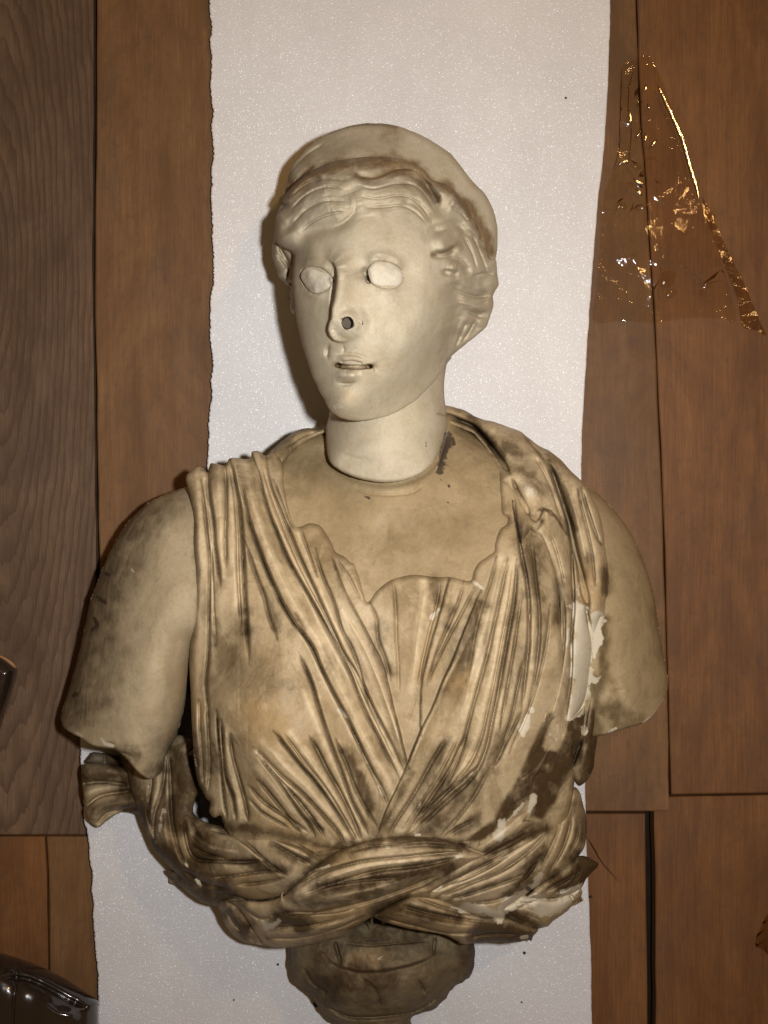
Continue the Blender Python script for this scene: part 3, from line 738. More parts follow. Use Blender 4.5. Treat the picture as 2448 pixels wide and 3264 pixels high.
def z_armR(x, y, d):
    b = TPS([(1880, 1580, 480), (1960, 1700, 470), (1900, 1900, 610), (2000, 1900, 530), (1950, 2100, 600), (2060, 2050, 500), (2080, 2200, 470), (1940, 2250, 590), (2000, 2280, 540), (1870, 2250, 560)])(x, y)
    dl = polydist(x, y, smooth_curve(R5([(760, 530), (860, 550), (930, 605), (990, 670), (1040, 730), (1090, 810), (1140, 920), (1180, 1030), (1210, 1140), (1235, 1300), (1260, 1450), (1285, 1580), (1291, 1650), (1292, 1760)]), 20))[0]
    z = b - 210 * (1 - dome(dl, 140, 2.1)) - 14 * (1 - dome(d, 7)) + 4 * fbm(x, y, 80, 83, 3)
    return apply_feats(x, y, z, [V(R5([(955, 1690), (1060, 1680)]), 20, 6), Rg(R5([(1100, 1100), (1080, 1500)]), 60, 8)])
relief('arm', R5([(700, 600), (760, 530), (860, 550), (930, 605), (990, 670), (1040, 730), (1090, 810), (1140, 920), (1180, 1030), (1210, 1140), (1235, 1300), (1260, 1450), (1285, 1580), (1291, 1650), (1280, 1712), (1250, 1760), (1200, 1830), (1150, 1868), (1100, 1885), (1040, 1900), (1000, 1912), (900, 1940), (840, 1945), (770, 1880), (750, 1500), (740, 1000), (700, 760)]),
       z_armR, M_SKIN, bust, 3, rough=2, skirt=((0, 1), (8, .8), (36, .45), (90, 0)), label='broken off upper arm at right, tucked beside the mantle')

# torso skin
def z_chest(x, y, d):
    z = BODY(x, y) - 8 - 150 * (1 - dome(d, 55))
    return apply_feats(x, y, z, [Rg(R2([(430, 700), (445, 830), (510, 915), (640, 978), (800, 1002), (950, 972), (1060, 900), (1130, 780), (1160, 660)]), 12, -12), V(R2([(610, 1000), (650, 1045), (800, 1065), (950, 1050), (1010, 1000)]), 10, 5, .05, .05),
                                 Rg(R2([(620, 1010), (800, 1030), (990, 1000)]), 14, 3), Rg(R2([(560, 1050), (360, 1020), (230, 940)]), 70, 14), Rg(R2([(1080, 1020), (1240, 960), (1400, 900)]), 70, 14), V(R2([(800, 1150), (800, 1450)]), 120, 8), V(R2([(1150, 700), (1100, 900)]), 8, 8)])
relief('torso', [(800, 1560), (870, 1460), (885, 1425), (945, 1378), (1040, 1362), (1180, 1330), (1340, 1310), (1440, 1305), (1480, 1360), (1640, 1500), (1640, 1800), (1500, 1960), (1180, 2020), (1050, 1880), (850, 1700)], z_chest, M_SKIN, bust, 3, floor=200)
relief('shoulder_drape', R2([(120, 820), (150, 775), (200, 735), (260, 690), (330, 672), (400, 680), (440, 664), (460, 650), (470, 690), (430, 705), (370, 730), (310, 765), (250, 810), (190, 880), (150, 860)]),
       lambda x, y, d: apply_feats(x, y, BODY(x, y) + 30 - 60 * (1 - dome(d, 22)), [V(R2([(200, 790), (300, 720), (400, 695)]), 10, 12)]), M_CLOTH, bust, 3, floor=150)

# tunic
TUN = []
for p, w, h in ((R3([(945, 270), (952, 400), (975, 560), (985, 700), (1000, 800), (1020, 960)]), 22, 30), (R3([(905, 330), (925, 480), (940, 640), (960, 800), (955, 1000), (950, 1300), (935, 1500), (945, 1660), (960, 1800)]), 20, 26),
                (R3([(1050, 250), (1056, 400), (1055, 550), (1050, 680), (1056, 850)]), 20, 22), (R3([(1075, 205), (1100, 320), (1130, 470), (1145, 620), (1155, 780), (1160, 950), (1172, 1150), (1190, 1420)]), 26, 30),
                (R3([(1115, 250), (1160, 440), (1195, 590), (1250, 750), (1310, 900), (1380, 1050), (1450, 1170)]) + R4([(280, 600), (340, 740), (420, 900), (480, 1010), (540, 1130), (600, 1260), (660, 1380), (740, 1520), (760, 1570)]), 26, 34),
                (R3([(1165, 690), (1200, 800), (1240, 920), (1275, 1010), (1300, 1120), (1360, 1280)]), 26, 18),
                (R3([(1198, 170), (1240, 280), (1270, 400), (1310, 530), (1370, 680), (1430, 820)]) + R4([(330, 400), (420, 560), (500, 720), (560, 880), (620, 1020), (680, 1140), (740, 1260), (800, 1380), (835, 1450)]), 24, 32),
                (R3([(1288, 190), (1300, 300), (1330, 400), (1380, 520), (1430, 640), (1490, 790)]) + R4([(410, 490), (480, 640), (560, 770), (620, 890), (700, 1060), (780, 1220), (840, 1350), (870, 1400)]), 20, 24),
                (R4([(305, 0), (345, 150), (420, 330), (470, 500), (530, 610), (570, 720), (610, 860), (660, 1000), (720, 1110)]), 14, 18),
                (R3([(1330, 330), (1370, 430), (1410, 540), (1450, 620)]), 14, 18), (R3([(1490, 610), (1540, 760), (1590, 900)]), 12, 16), (R4([(430, 60), (500, 150), (560, 260), (600, 330)]), 10, 10),
                (R4([(640, 330), (685, 430), (695, 560), (740, 680), (775, 820)]), 18, 16), (R4([(785, 200), (800, 350), (805, 550), (815, 700), (820, 900)]), 22, 12),
                (R4([(1225, 200), (1200, 300), (1150, 420), (1090, 560), (1040, 700), (1000, 850)]), 18, 14), (R4([(1290, 240), (1200, 420), (1140, 530), (1070, 670), (1010, 800)]), 14, 16), (R4([(930, 900), (900, 1000), (870, 1080)]), 12, 6),
                (R4([(1430, 50), (1390, 200), (1340, 350), (1300, 500), (1265, 700), (1240, 830)]), 24, 16), (R4([(1500, 60), (1460, 250), (1415, 460), (1365, 680), (1295, 930), (1250, 1100), (1210, 1250), (1150, 1400), (1080, 1520)]), 26, 30),
                (R4([(1556, 60), (1535, 330), (1495, 560), (1460, 760), (1430, 930), (1400, 1070), (1375, 1200), (1330, 1330), (1260, 1440), (1130, 1560), (1000, 1680), (900, 1770)]), 30, 36),
                (R4([(1605, 660), (1555, 880), (1520, 1050), (1480, 1180), (1448, 1310)]), 24, 20), (R4([(1120, 1170), (1060, 1270), (1000, 1370), (940, 1480), (860, 1610), (800, 1700), (755, 1790)]), 22, 30),
                (R4([(1235, 1150), (1180, 1280), (1120, 1400), (1040, 1520), (960, 1640), (880, 1760)]), 22, 30), (R4([(1320, 1340), (1240, 1420), (1130, 1500), (1010, 1610), (930, 1690)]), 18, 24), (R4([(1400, 1330), (1300, 1520), (1180, 1680), (1080, 1780)]), 26, 18), (R4([(1300, 1680), (1190, 1730), (1100, 1790)]), 14, 16),
                (R4([(200, 640), (280, 830), (310, 930), (350, 1060), (390, 1180), (430, 1290), (480, 1420), (530, 1560), (600, 1700), (640, 1800)]), 24, 28), (R4([(265, 1160), (320, 1260), (380, 1380), (450, 1500), (510, 1620), (570, 1760), (590, 1820)]), 22, 26),
                (R4([(40, 1130), (130, 1240), (210, 1340), (300, 1440), (390, 1560), (470, 1680), (520, 1760), (560, 1820)]), 24, 30), (R4([(-80, 1230), (0, 1320), (90, 1410), (200, 1500), (290, 1590), (370, 1680), (440, 1760), (490, 1850)]), 24, 32),
                (R4([(-60, 1280), (40, 1400), (120, 1510), (200, 1630), (270, 1720), (310, 1800)]), 20, 28), (R4([(-60, 1430), (0, 1500), (90, 1610), (160, 1700), (220, 1770)]), 18, 26), (R4([(430, 1180), (500, 1340), (560, 1500), (640, 1650), (690, 1730)]), 18, 22),
                (R4([(120, 1480), (200, 1570), (280, 1670), (350, 1780)]), 12, 16), (R4([(520, 1090), (600, 1280), (680, 1440), (750, 1600)]), 10, 12),
                (R6([(885, -20), (900, 100), (935, 230), (965, 340), (985, 460)]), 20, 34), (R6([(840, -100), (848, 60), (860, 200), (900, 320), (920, 450)]), 18, 34), (R6([(760, -160), (770, 0), (775, 150), (765, 290)]), 16, 28), (R6([(815, -150), (825, 0), (835, 120), (850, 300), (870, 440)]), 14, 34), (R6([(980, 250), (1060, 340), (1180, 420), (1300, 500)]), 16, 22), (R6([(980, 320), (1060, 400), (1200, 480)]), 14, 20),
                (R6([(720, -200), (722, -50), (735, 120), (740, 260)]), 12, 20)):
    k_ = len(TUN)
    TUN.append(V(p, w, h * 1.1, side=(-1 if k_ <= 12 else (1 if k_ <= 25 else (-1, 1, -1, 0)[k_ % 4]))))
def lerp_line(p, q, f, k=16):
    a, b = smooth_curve(p, 5), smooth_curve(q, 5)
    ia = np.linspace(0, len(a) - 1, k).astype(int); ib = np.linspace(0, len(b) - 1, k).astype(int)
    return [tuple(v) for v in a[ia] * (1 - f) + b[ib] * f]
def K(pts, w=14, h=10, a=.15, b=.15): return ('K', pts, w, h, a, b, None)
def between(L, pairs, hs=1.0):
    out = []; r = np.random.default_rng(3)
    for n_, (i, j) in enumerate(pairs):
        p, q = L[i][1], L[j][1]
        f = .38 + .24 * r.random()
        out.append(K(lerp_line(p, q, f), 20, 9 * hs))
        if n_ % 2:
            out.append(V(lerp_line(p, q, f + .22), 9, (8 + 6 * r.random()) * hs))
    return out
def wear_and_shade(feats, dirt=.42, worn_highlight=.55):  # darkens creases, pales ridges: grime and abrasion plus painted fold shading
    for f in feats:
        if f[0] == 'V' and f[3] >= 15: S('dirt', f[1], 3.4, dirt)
        elif f[0] in 'RK': S('worn_highlight', f[1], np.max(f[2]) * .5, worn_highlight)
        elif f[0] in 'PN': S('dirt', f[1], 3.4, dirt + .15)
L5 = R4([(405, 40), (440, 150), (490, 280), (545, 380), (600, 480), (660, 600), (720, 730), (760, 880), (790, 1010), (820, 1120), (850, 1250), (885, 1370)])
L10 = R4([(1340, 245), (1280, 400), (1220, 550), (1160, 700), (1100, 830), (1040, 980), (980, 1100), (920, 1240), (870, 1370), (800, 1520), (740, 1650), (690, 1780)])
TUN += [Pl(L5, 26, 34, .1, .05), Pl(L10[::-1], 34, 40, .02, .08), Pl(R4([(1138, 185), (1110, 300), (1070, 450), (1030, 580), (1000, 700), (970, 850), (962, 1000), (962, 1160)])[::-1], 22, 16),
        Rg(R3([(880, 260), (895, 500), (900, 800), (895, 1200), (880, 1600), (890, 1950)]), 24, 12), Rg(R3([(1010, 240), (1020, 500), (1030, 700)]), 22, 10), Rg(R3([(1100, 210), (1130, 380), (1190, 560)]), 12, 14),
        Rg(R3([(1220, 170), (1260, 330), (1300, 480), (1400, 720)]), 12, 12), Rg(R3([(1120, 900), (1040, 1000), (1000, 1200)]), 50, 14), Rg(R4([(1480, 100), (1440, 330), (1380, 640)]), 16, 10), Rg(R4([(1340, 700), (1250, 980), (1150, 1200)]), 36, 14), Rg(R4([(1460, 900), (1380, 1250), (1240, 1500)]), 26, 12), Rg(R4([(240, 1240), (420, 1520), (520, 1720)]), 18, 12)]
TUN += between(TUN, [(4, 6), (6, 7), (7, 8), (1, 0), (0, 2), (2, 3), (17, 18), (18, 19), (26, 27), (27, 28), (28, 29), (29, 30), (30, 31), (21, 22), (22, 23), (13, 14), (35, 36)])
D2 = crop(574, 1402, 1.1833)
TUN += [V(D2([(1262, 230), (1275, 320), (1285, 420), (1305, 520), (1315, 640), (1312, 780), (1300, 900), (1288, 1020)]), 20, 36, .04, .15, 1), V(D2([(1325, 350), (1340, 500), (1358, 680), (1345, 860), (1310, 1040)]), 18, 20, .15, .2, -1), V(D2([(1290, 560), (1262, 760), (1230, 950), (1205, 1100)]), 14, 18, .2, .2, 1), K(D2([(1290, 380), (1330, 620), (1325, 860)]), 16, 12), V(D2([(1180, 1240), (1240, 1120), (1290, 1020)]), 16, 18), V(D2([(1395, 620), (1375, 800), (1320, 1000), (1240, 1180)]), 16, 16, .2, .2, 1)]
TUN += [K(R4([(40, 240), (170, 450), (330, 760), (470, 1040), (620, 1330)]), 10, 14), K(R4([(170, 130), (330, 460), (520, 820), (700, 1190)]), 10, 12), K(R4([(1300, 480), (1130, 800), (960, 1180), (820, 1480)]), 10, 12), K(R4([(470, 380), (620, 640), (760, 1000), (850, 1290)]), 8, 10)]
wear_and_shade(TUN, .42, .75)
def z_tunic(x, y, d):
    z = BODY(x, y) + 16 - 44 * (1 - dome(d, 20))
    # bib between the two crossed panels lies lower
    q = smooth_curve(L5 + L10[::-1][4:] + R4([(1330, 150), (700, 100)]), 20, True)
    return apply_feats(x, y, z, TUN)
tun_out = R3([(815, 320), (850, 275), (885, 250), (920, 262), (945, 285), (960, 236), (1000, 238), (1050, 248), (1070, 206), (1120, 202), (1160, 210), (1196, 200), (1205, 165), (1245, 163), (1285, 188), (1330, 148), (1368, 178), (1390, 260), (1392, 350), (1412, 470), (1435, 560), (1460, 603), (1492, 605), (1540, 583), (1600, 595)]) + \
    R2([(440, 1285), (470, 1335), (490, 1380), (505, 1402), (550, 1425), (590, 1460)]) + R4([(545, 90), (580, 180), (608, 280), (630, 326), (680, 260), (760, 195), (850, 165), (930, 155), (1050, 170), (1140, 170), (1220, 190), (1270, 192), (1285, 140), (1315, 85), (1370, 45)]) + \
    RS([(260, 1262), (268, 1190), (310, 1072), (375, 1022), (385, 970), (330, 930), (318, 800), (308, 650), (360, 640), (450, 700), (640, 900), (800, 1400)]) + [(1800, 2150), (1830, 2500), (1760, 2700), (1600, 2800), (1200, 2850), (850, 2800), (730, 2660)] + \
    R6([(850, 455), (835, 415), (800, 425), (775, 395), (780, 345), (760, 325), (742, 290), (720, 250), (700, 170), (690, 60)]) + R3([(880, 2010), (860, 1900), (850, 1750), (845, 1600), (835, 1400), (845, 1250), (862, 1050), (868, 850), (858, 700), (862, 560), (840, 430)])
relief('tunic', tun_out, z_tunic, M_CLOTH, bust, 2.2, floor=120, drop=190, skirt=((0, 1), (4, .8), (14, .3), (30, 0)))

# mantle over the right-hand shoulder
man_out = RS([(-260, -40), (-170, -22), (-80, -4), (0, 22), (140, 95), (270, 125), (380, 165), (490, 205), (560, 260), (640, 325), (760, 385), (850, 460), (950, 570), (1030, 640), (1075, 700), (1120, 790), (1180, 900), (1212, 1020), (1240, 1220), (1265, 1380), (1275, 1500), (1270, 1660)]) + \
    R5([(945, 1170), (945, 1250), (948, 1400), (940, 1550), (930, 1700), (915, 1800), (902, 1890)]) + R8([(1243, 360), (1215, 560), (1160, 660), (1090, 706), (1040, 640), (1015, 570), (980, 680), (900, 850), (780, 1010), (620, 1120), (400, 1230), (262, 1315), (120, 1270), (0, 1205), (200, 1090), (330, 990), (390, 880), (470, 760), (560, 600), (640, 400), (690, 280), (735, 170)]) + \
    R5([(600, 1760), (640, 1620), (668, 1500), (676, 1350), (676, 1200), (640, 1000), (600, 900), (560, 830), (500, 820), (480, 900), (460, 870), (430, 740), (415, 640)]) + RS([(400, 780), (360, 690), (312, 650), (295, 560), (240, 430), (160, 320), (80, 230), (0, 196), (-70, 168), (-160, 140), (-260, 120)])
MAN = [V(RS([(-240, 50), (-120, 80), (-20, 122), (80, 165), (180, 262), (260, 370), (340, 480), (410, 600)]), 20, 60, .02, .1), V(RS([(720, 450), (780, 580), (830, 720), (880, 860), (920, 990), (950, 1120), (985, 1280), (1020, 1430), (1050, 1580), (1085, 1720), (1112, 1815)]), 34, 50),
       V(RS([(905, 1040), (930, 1150), (945, 1300), (950, 1450), (962, 1620)]), 12, 12), V(RS([(1030, 690), (1070, 850), (1110, 970), (1150, 1090), (1205, 1210)]), 18, 20),
       V(RS([(410, 600), (470, 740), (530, 860), (590, 980)]), 20, 24), Pl(RS([(590, 980), (640, 1015), (680, 960), (715, 890), (800, 965), (905, 1115)]), 46, 34, .1, .25), V(RS([(650, 905), (715, 890), (800, 965)]), 8, 12),
       V(RS([(560, 1000), (600, 1150), (640, 1300), (680, 1450), (700, 1600)]) + R5([(640, 1300), (640, 1500)]), 30, 24), Rg(RS([(560, 380), (700, 600), (830, 860)]), 60, 26), Rg(RS([(960, 660), (1020, 900), (1100, 1200), (1150, 1500)]), 44, 26), Rg(RS([(480, 640), (600, 820)]), 34, 18), Rg(RS([(780, 1200), (860, 1400), (890, 1600)]), 40, 20),
       V(R5([(755, 800), (752, 1000), (758, 1200), (745, 1400), (742, 1600), (715, 1800), (690, 1930), (650, 2000)]), 18, 22), V(R5([(825, 1200), (850, 1330), (880, 1470), (860, 1620), (810, 1770), (740, 1850)]), 12, 26, .05, .1), V(R5([(915, 1240), (890, 1500), (860, 1640), (830, 1800), (815, 1950)]), 16, 34),
       V(R5([(950, 1250), (945, 1500), (935, 1640), (900, 1850), (850, 1980)]), 14, 26), V(R8([(840, 80), (870, 150), (800, 350), (700, 500), (560, 650)]), 24, 30), V(R8([(760, 560), (700, 760), (660, 970)]), 18, 26), V(R8([(930, 220), (890, 400), (840, 560), (780, 740), (700, 960)]), 22, 26), V(R8([(1040, 300), (1000, 480), (940, 640), (880, 780), (800, 940)]), 22, 30),
       V(R8([(1130, 280), (1080, 400), (1030, 560)]), 14, 34), V(R8([(690, 780), (560, 880), (420, 980), (250, 1080), (60, 1190)]), 24, 34), V(R8([(640, 860), (520, 960), (380, 1100), (200, 1230)]), 14, 16), Rg(R8([(700, 520), (600, 640), (540, 690)]), 16, 14), Rg(R8([(1180, 300), (1150, 500), (1110, 620)]), 24, 16), V(R8([(880, 830), (760, 960), (640, 1010)]), 10, 16)]
MAN = [(k, p, w, (np.array(h) * 1.55 if k == 'V' else np.array(h) * 1.2), a, b, e) for k, p, w, h, a, b, e in MAN]
MAN = [(k, p, w, float(h), a, b, e) for k, p, w, h, a, b, e in MAN]
MAN += [V(RS([(1000, 720), (1040, 900), (1090, 1100), (1130, 1320), (1150, 1560)]), 12, 20), V(RS([(620, 420), (720, 600), (800, 800), (870, 1010)]), 12, 14), K(RS([(880, 620), (960, 860), (1030, 1140), (1080, 1400)]), 18, 18), V(RS([(520, 240), (640, 380), (740, 520)]), 16, 16), V(RS([(760, 1120), (830, 1330), (880, 1560)]), 10, 14), K(RS([(660, 1060), (740, 1240), (800, 1450)]), 16, 16), V(RS([(600, 1080), (650, 1300), (690, 1520)]) + R5([(620, 1200), (610, 1450), (560, 1700), (480, 1950)]), 12, 18), V(R5([(700, 1150), (705, 1400), (670, 1650), (600, 1880)]), 12, 22), K(R8([(860, 300), (760, 520), (640, 700), (480, 900)]), 18, 18), V(R8([(980, 560), (880, 760), (760, 900), (600, 1020)]), 12, 22)]
wear_and_shade(MAN, .45, .5)
def z_mantle(x, y, d):
    b = BODY(x, y) + 42 - 70 * (1 - dome(d, 34))
    return apply_feats(x, y, b, MAN)
relief('mantle', man_out, z_mantle, M_CLOTH, bust, 2.2, floor=120, drop=200, rough=2, skirt=((0, 1), (5, .8), (16, .3), (34, 0)))

# sash: crossing strands
SB = TPS([(380, 2420, 260), (560, 2420, 330), (480, 2620, 330), (640, 2600, 470), (620, 2780, 430), (760, 2700, 640), (800, 2840, 600), (980, 2700, 770), (960, 2860, 720), (1200, 2700, 790), (1200, 2830, 740), (1100, 2980, 560), (1450, 2700, 780), (1450, 2850, 700), (1700, 2680, 640), (1650, 2850, 560), (1850, 2580, 480), (1850, 2740, 420), (1500, 2980, 520), (1750, 2900, 420), (860, 2960, 470), (780, 2950, 420)])
sash = None
def strand(name, out, lift, feats, r=60, th=90, parent=None, drop=170, rough=2, mat=None, label=None):
    feats = [('V', f[1], f[2] * 1.15, f[3] * .95, f[4], f[5], (-1, 1, 1, 0)[i_ % 4]) if f[0] == 'V' else f for i_, f in enumerate(feats)]
    fv = [f for f in feats if f[0] == 'V']
    feats = feats + [K(lerp_line(a[1], b[1], .5), 10, 9) for a, b in zip(fv[:-1], fv[1:]) if np.hypot(*(np.mean(a[1], 0) - np.mean(b[1], 0))) < 90]
    wear_and_shade(feats, .4, .8)
    return relief(name, out, lambda x, y, d: apply_feats(x, y, SB(x, y) + lift - th * (1 - dome(d, r)), feats), mat or M_SASH, parent or bust, 2.3, floor=70, drop=drop, rough=rough, skirt=((0, 1), (6, .75), (20, .3), (44, 0)), label=label)
def vs(cr, lines, w=18, h=24): return [V(cr(l), w, h) for l in lines]
sash = strand('sash', R6([(880, 868), (930, 900), (985, 980), (1035, 1060), (1080, 1105), (1200, 1110), (1330, 1095), (1450, 1060), (1550, 1000), (1640, 945)]) + R7([(430, 632), (520, 582), (620, 532), (700, 500), (800, 440), (880, 400), (962, 345), (900, 315), (830, 282), (770, 262), (680, 253), (560, 250), (450, 258), (350, 285), (240, 330), (150, 400), (60, 480), (5, 540)]) + R6([(1165, 815), (1140, 850), (1050, 868), (960, 862)]),
       66, vs(R7, [[(60, 500), (200, 420), (380, 370), (560, 350), (760, 330), (900, 325)], [(80, 540), (250, 480), (450, 420), (680, 390), (860, 350)], [(150, 500), (330, 470), (560, 450)], [(0, 640), (200, 610), (420, 560), (620, 490), (760, 430)], [(560, 300), (700, 290), (850, 305)], [(300, 330), (420, 300), (560, 290)]]) +
       vs(R6, [[(1060, 960), (1200, 930), (1400, 930), (1560, 900)], [(960, 900), (1040, 960), (1160, 950)], [(1080, 1060), (1250, 1060), (1450, 1010), (1600, 940)], [(1100, 1010), (1300, 1000), (1480, 960)]], 16, 20) + [Rg(R7([(100, 500), (380, 400), (700, 350)]), 24, 12)], 70, 100)
strand('sash_strand', R6([(320, 40), (300, 90), (330, 200), (360, 300), (400, 400), (440, 500), (490, 600), (570, 690), (650, 760), (710, 792), (800, 822), (900, 838), (1000, 862), (1080, 858), (1150, 842), (1230, 800), (1320, 720), (1420, 660), (1500, 600), (1490, 577), (1400, 556), (1280, 530), (1150, 510), (1000, 482), (900, 474), (840, 470), (770, 452), (715, 425), (690, 390), (700, 330), (715, 270), (695, 100), (690, 0), (560, -10)]),
       30, vs(R6, [[(460, 80), (470, 250), (450, 400), (500, 560)], [(545, 60), (530, 250), (480, 420), (480, 560)], [(560, 80), (570, 280), (580, 450), (620, 620), (680, 700)], [(640, 420), (660, 560), (700, 640), (800, 655), (960, 660), (1080, 650)], [(670, 430), (720, 520), (760, 560)], [(680, 575), (760, 620), (900, 655)], [(760, 750), (900, 735), (1040, 715), (1150, 710)], [(620, 690), (760, 780), (900, 800)], [(1080, 540), (1200, 610), (1330, 680)], [(1090, 530), (1230, 570), (1360, 640)], [(760, 490), (900, 520), (1000, 590), (1100, 680), (1200, 745)], [(900, 780), (1040, 770), (1180, 740)]], 20, 34) +
       [Rg(R6([(500, 300), (510, 450), (520, 560)]), 20, 14), Rg(R6([(800, 690), (1000, 690)]), 26, 10)], 60, 110, sash)
strand('sash_strand', R6([(560, 700), (600, 760), (650, 810), (700, 850), (750, 876), (800, 890), (850, 892), (905, 886), (960, 880), (960, 800), (760, 760)]), -60, [], 50, 70, sash)
strand('sash_strand', R6([(815, 870), (838, 930), (860, 990), (900, 1045), (960, 1085), (1010, 1094), (1080, 1100), (1100, 1040), (1000, 900), (900, 850)]), -40, vs(R6, [[(860, 895), (900, 980), (960, 1040)], [(890, 880), (960, 960), (1010, 1040)]], 12, 26), 40, 60, sash)
strand('sash_strand', R7([(900, 330), (960, 336), (1050, 287), (1180, 215), (1280, 150), (1350, 70), (1395, 15), (1425, 30), (1445, 90), (1463, 180), (1456, 290), (1420, 350), (1400, 385), (1350, 425), (1280, 462), (1200, 508), (1130, 560), (1080, 602), (1060, 650), (960, 648), (850, 600), (720, 570), (600, 560), (600, 500), (760, 420)]),
       24, vs(R7, [[(700, 520), (850, 450), (1000, 370), (1140, 290), (1260, 220)], [(740, 545), (900, 480), (1050, 420), (1180, 330), (1280, 230)], [(800, 560), (960, 510), (1080, 470), (1180, 430)], [(1250, 330), (1190, 420), (1130, 490)], [(1330, 180), (1280, 300), (1220, 420)], [(1390, 140), (1370, 240), (1330, 340), (1270, 440)], [(1420, 150), (1415, 250), (1370, 350)], [(900, 570), (1020, 560), (1120, 520)], [(960, 360), (1080, 310), (1220, 230), (1320, 160)], [(820, 480), (960, 420), (1080, 350)]], 18, 32), 50, 100, sash)
strand('sash_strand', R7([(436, 634), (480, 600), (560, 560), (640, 530), (760, 545), (850, 592), (960, 640), (1060, 640), (1100, 650), (1180, 680), (1232, 700), (1170, 748), (1100, 762), (980, 757), (900, 768), (860, 766), (780, 724), (640, 700), (500, 664)]),
       30, vs(R7, [[(480, 640), (640, 680), (800, 715), (960, 715)], [(560, 580), (700, 620), (850, 650), (1000, 665)], [(640, 545), (760, 590), (900, 630)], [(880, 740), (1000, 720), (1140, 720)], [(1070, 620), (1150, 655), (1220, 700)]], 16, 24), 46, 80, sash)
strand('sash_strand', R7([(1050, 600), (1100, 570), (1160, 535), (1290, 545), (1380, 520), (1425, 500), (1440, 530), (1400, 580), (1330, 640), (1250, 692), (1180, 690), (1100, 650)]), -10, vs(R7, [[(1120, 600), (1220, 560), (1340, 550)], [(1110, 570), (1180, 575), (1230, 585)], [(1160, 620), (1240, 660)], [(1380, 520), (1400, 560)]], 12, 20), 30, 60, sash, rough=5, label='pale freshly broken edge of the sash at lower right')
strand('sash_strand', R7([(1420, 345), (1490, 358), (1521, 388), (1470, 440), (1432, 500), (1350, 540), (1180, 548), (1230, 490), (1320, 430), (1390, 370)]), 14, vs(R7, [[(1250, 520), (1340, 470), (1420, 420)], [(1300, 530), (1400, 490)], [(1420, 370), (1420, 430), (1380, 480)]], 14, 30), 30, 70, sash, rough=6, label='dark broken stub of sash jutting out at right')

# neck
def z_neck(x, y, d):
    b = TPS([(1050, 1320, 560), (1230, 1320, 690), (1400, 1320, 600), (1050, 1440, 590), (1230, 1480, 715), (1380, 1450, 630), (1230, 1540, 700), (1420, 1200, 520), (1230, 1200, 680), (1040, 1200, 540)])(x, y)
    z = b + 12 - np.where(y < 1420, 110, 26) * (1 - dome(d, np.where(y < 1400, 100, 14)))
    return apply_feats(x, y, z, [V(R2([(470, 780), (600, 850), (800, 870)]), 40, 4), Rg(R2([(600, 720), (640, 860)]), 60, 6)])
# blend of the two edge treatments along the neck
def z_neck(x, y, d):
    b = TPS([(1050, 1320, 590), (1230, 1320, 700), (1400, 1320, 610), (1050, 1440, 610), (1230, 1480, 715), (1380, 1450, 640), (1230, 1540, 700), (1420, 1200, 540), (1230, 1200, 680), (1040, 1200, 560)])(x, y)
    k = sstep(1380, 1500, y)
    z = b + 10 - (130 * (1 - k) + 22 * k) * (1 - dome(d, 100 * (1 - k) + 12 * k))
    return apply_feats(x, y, z, [V(R2([(470, 780), (600, 850), (800, 870)]), 40, 4), Rg(R2([(640, 720), (680, 860)]), 70, 6)])
relief('neck', R2([(475, 540), (460, 600), (446, 650), (440, 700), (443, 760), (450, 830), (470, 880), (510, 912), (560, 940), (640, 970), (720, 986), (800, 993), (880, 985), (950, 965), (1010, 935), (1060, 890), (1085, 850), (1110, 800), (1138, 720), (1154, 660), (1145, 560), (1136, 480), (1135, 400), (1150, 300), (1170, 240), (1000, 150), (600, 300)]), z_neck, M_HEAD, bust, 3, floor=250, skirt=((0, 1), (6, .8), (24, .4), (60, 0)), rough=1)

# diadem
def z_diadem(x, y, d):
    b = TPS([(930, 640, 470), (1010, 500, 520), (1200, 420, 540), (1400, 480, 520), (1540, 640, 470), (1580, 800, 400), (1000, 560, 590), (1180, 490, 620), (1340, 540, 600), (1460, 650, 560), (1540, 800, 450)])(x, y)
    z = b - 26 * (1 - dome(d, 20))
    return apply_feats(x, y, z, [V(RD([(170, 640), (200, 520), (260, 430), (380, 320), (520, 240)]), 12, 8), Rg(RD([(230, 600), (300, 470), (450, 370), (700, 320), (950, 310), (1250, 350)]), 34, 20), V(RD([(240, 620), (320, 500), (430, 430)]), 12, 14)])
relief('diadem', R1([(195, 560), (205, 450), (240, 335), (300, 250), (395, 172), (500, 120), (620, 86), (740, 79), (850, 94), (960, 130), (1080, 195), (1180, 265), (1240, 340), (1300, 420), (1370, 488), (1420, 580), (1445, 680), (1448, 770), (1440, 860), (1420, 950), (1300, 900), (1200, 600), (900, 420), (500, 450), (260, 600)]), z_diadem, M_HEAD, bust, 3, rough=2, skirt=((0, 1), (6, .85), (30, .5), (80, 0)), floor=100)

# hair hanging at the left of the face, lower than the cheek
relief('hair', R1([(190, 560), (150, 620), (140, 700), (128, 780), (124, 850), (140, 920), (165, 980), (205, 1020), (236, 1052), (232, 1130), (236, 1180), (262, 1200), (330, 1150), (380, 900), (300, 600)]),
       lambda x, y, d: apply_feats(x, y, 560 + .5 * (x - 880) - 150 * (1 - dome(d, 60)), vs(R1, [[(150, 760), (200, 760), (240, 700)], [(140, 850), (180, 870), (235, 960)], [(150, 780), (190, 850), (240, 930)], [(205, 1020), (220, 960), (235, 900)], [(230, 1050), (240, 1000)]], 16, 34)), M_HEAD, bust, 2.8, rough=4, skirt=((0, 1), (8, .8), (30, .4), (70, 0)), label='waved hair at the left temple')

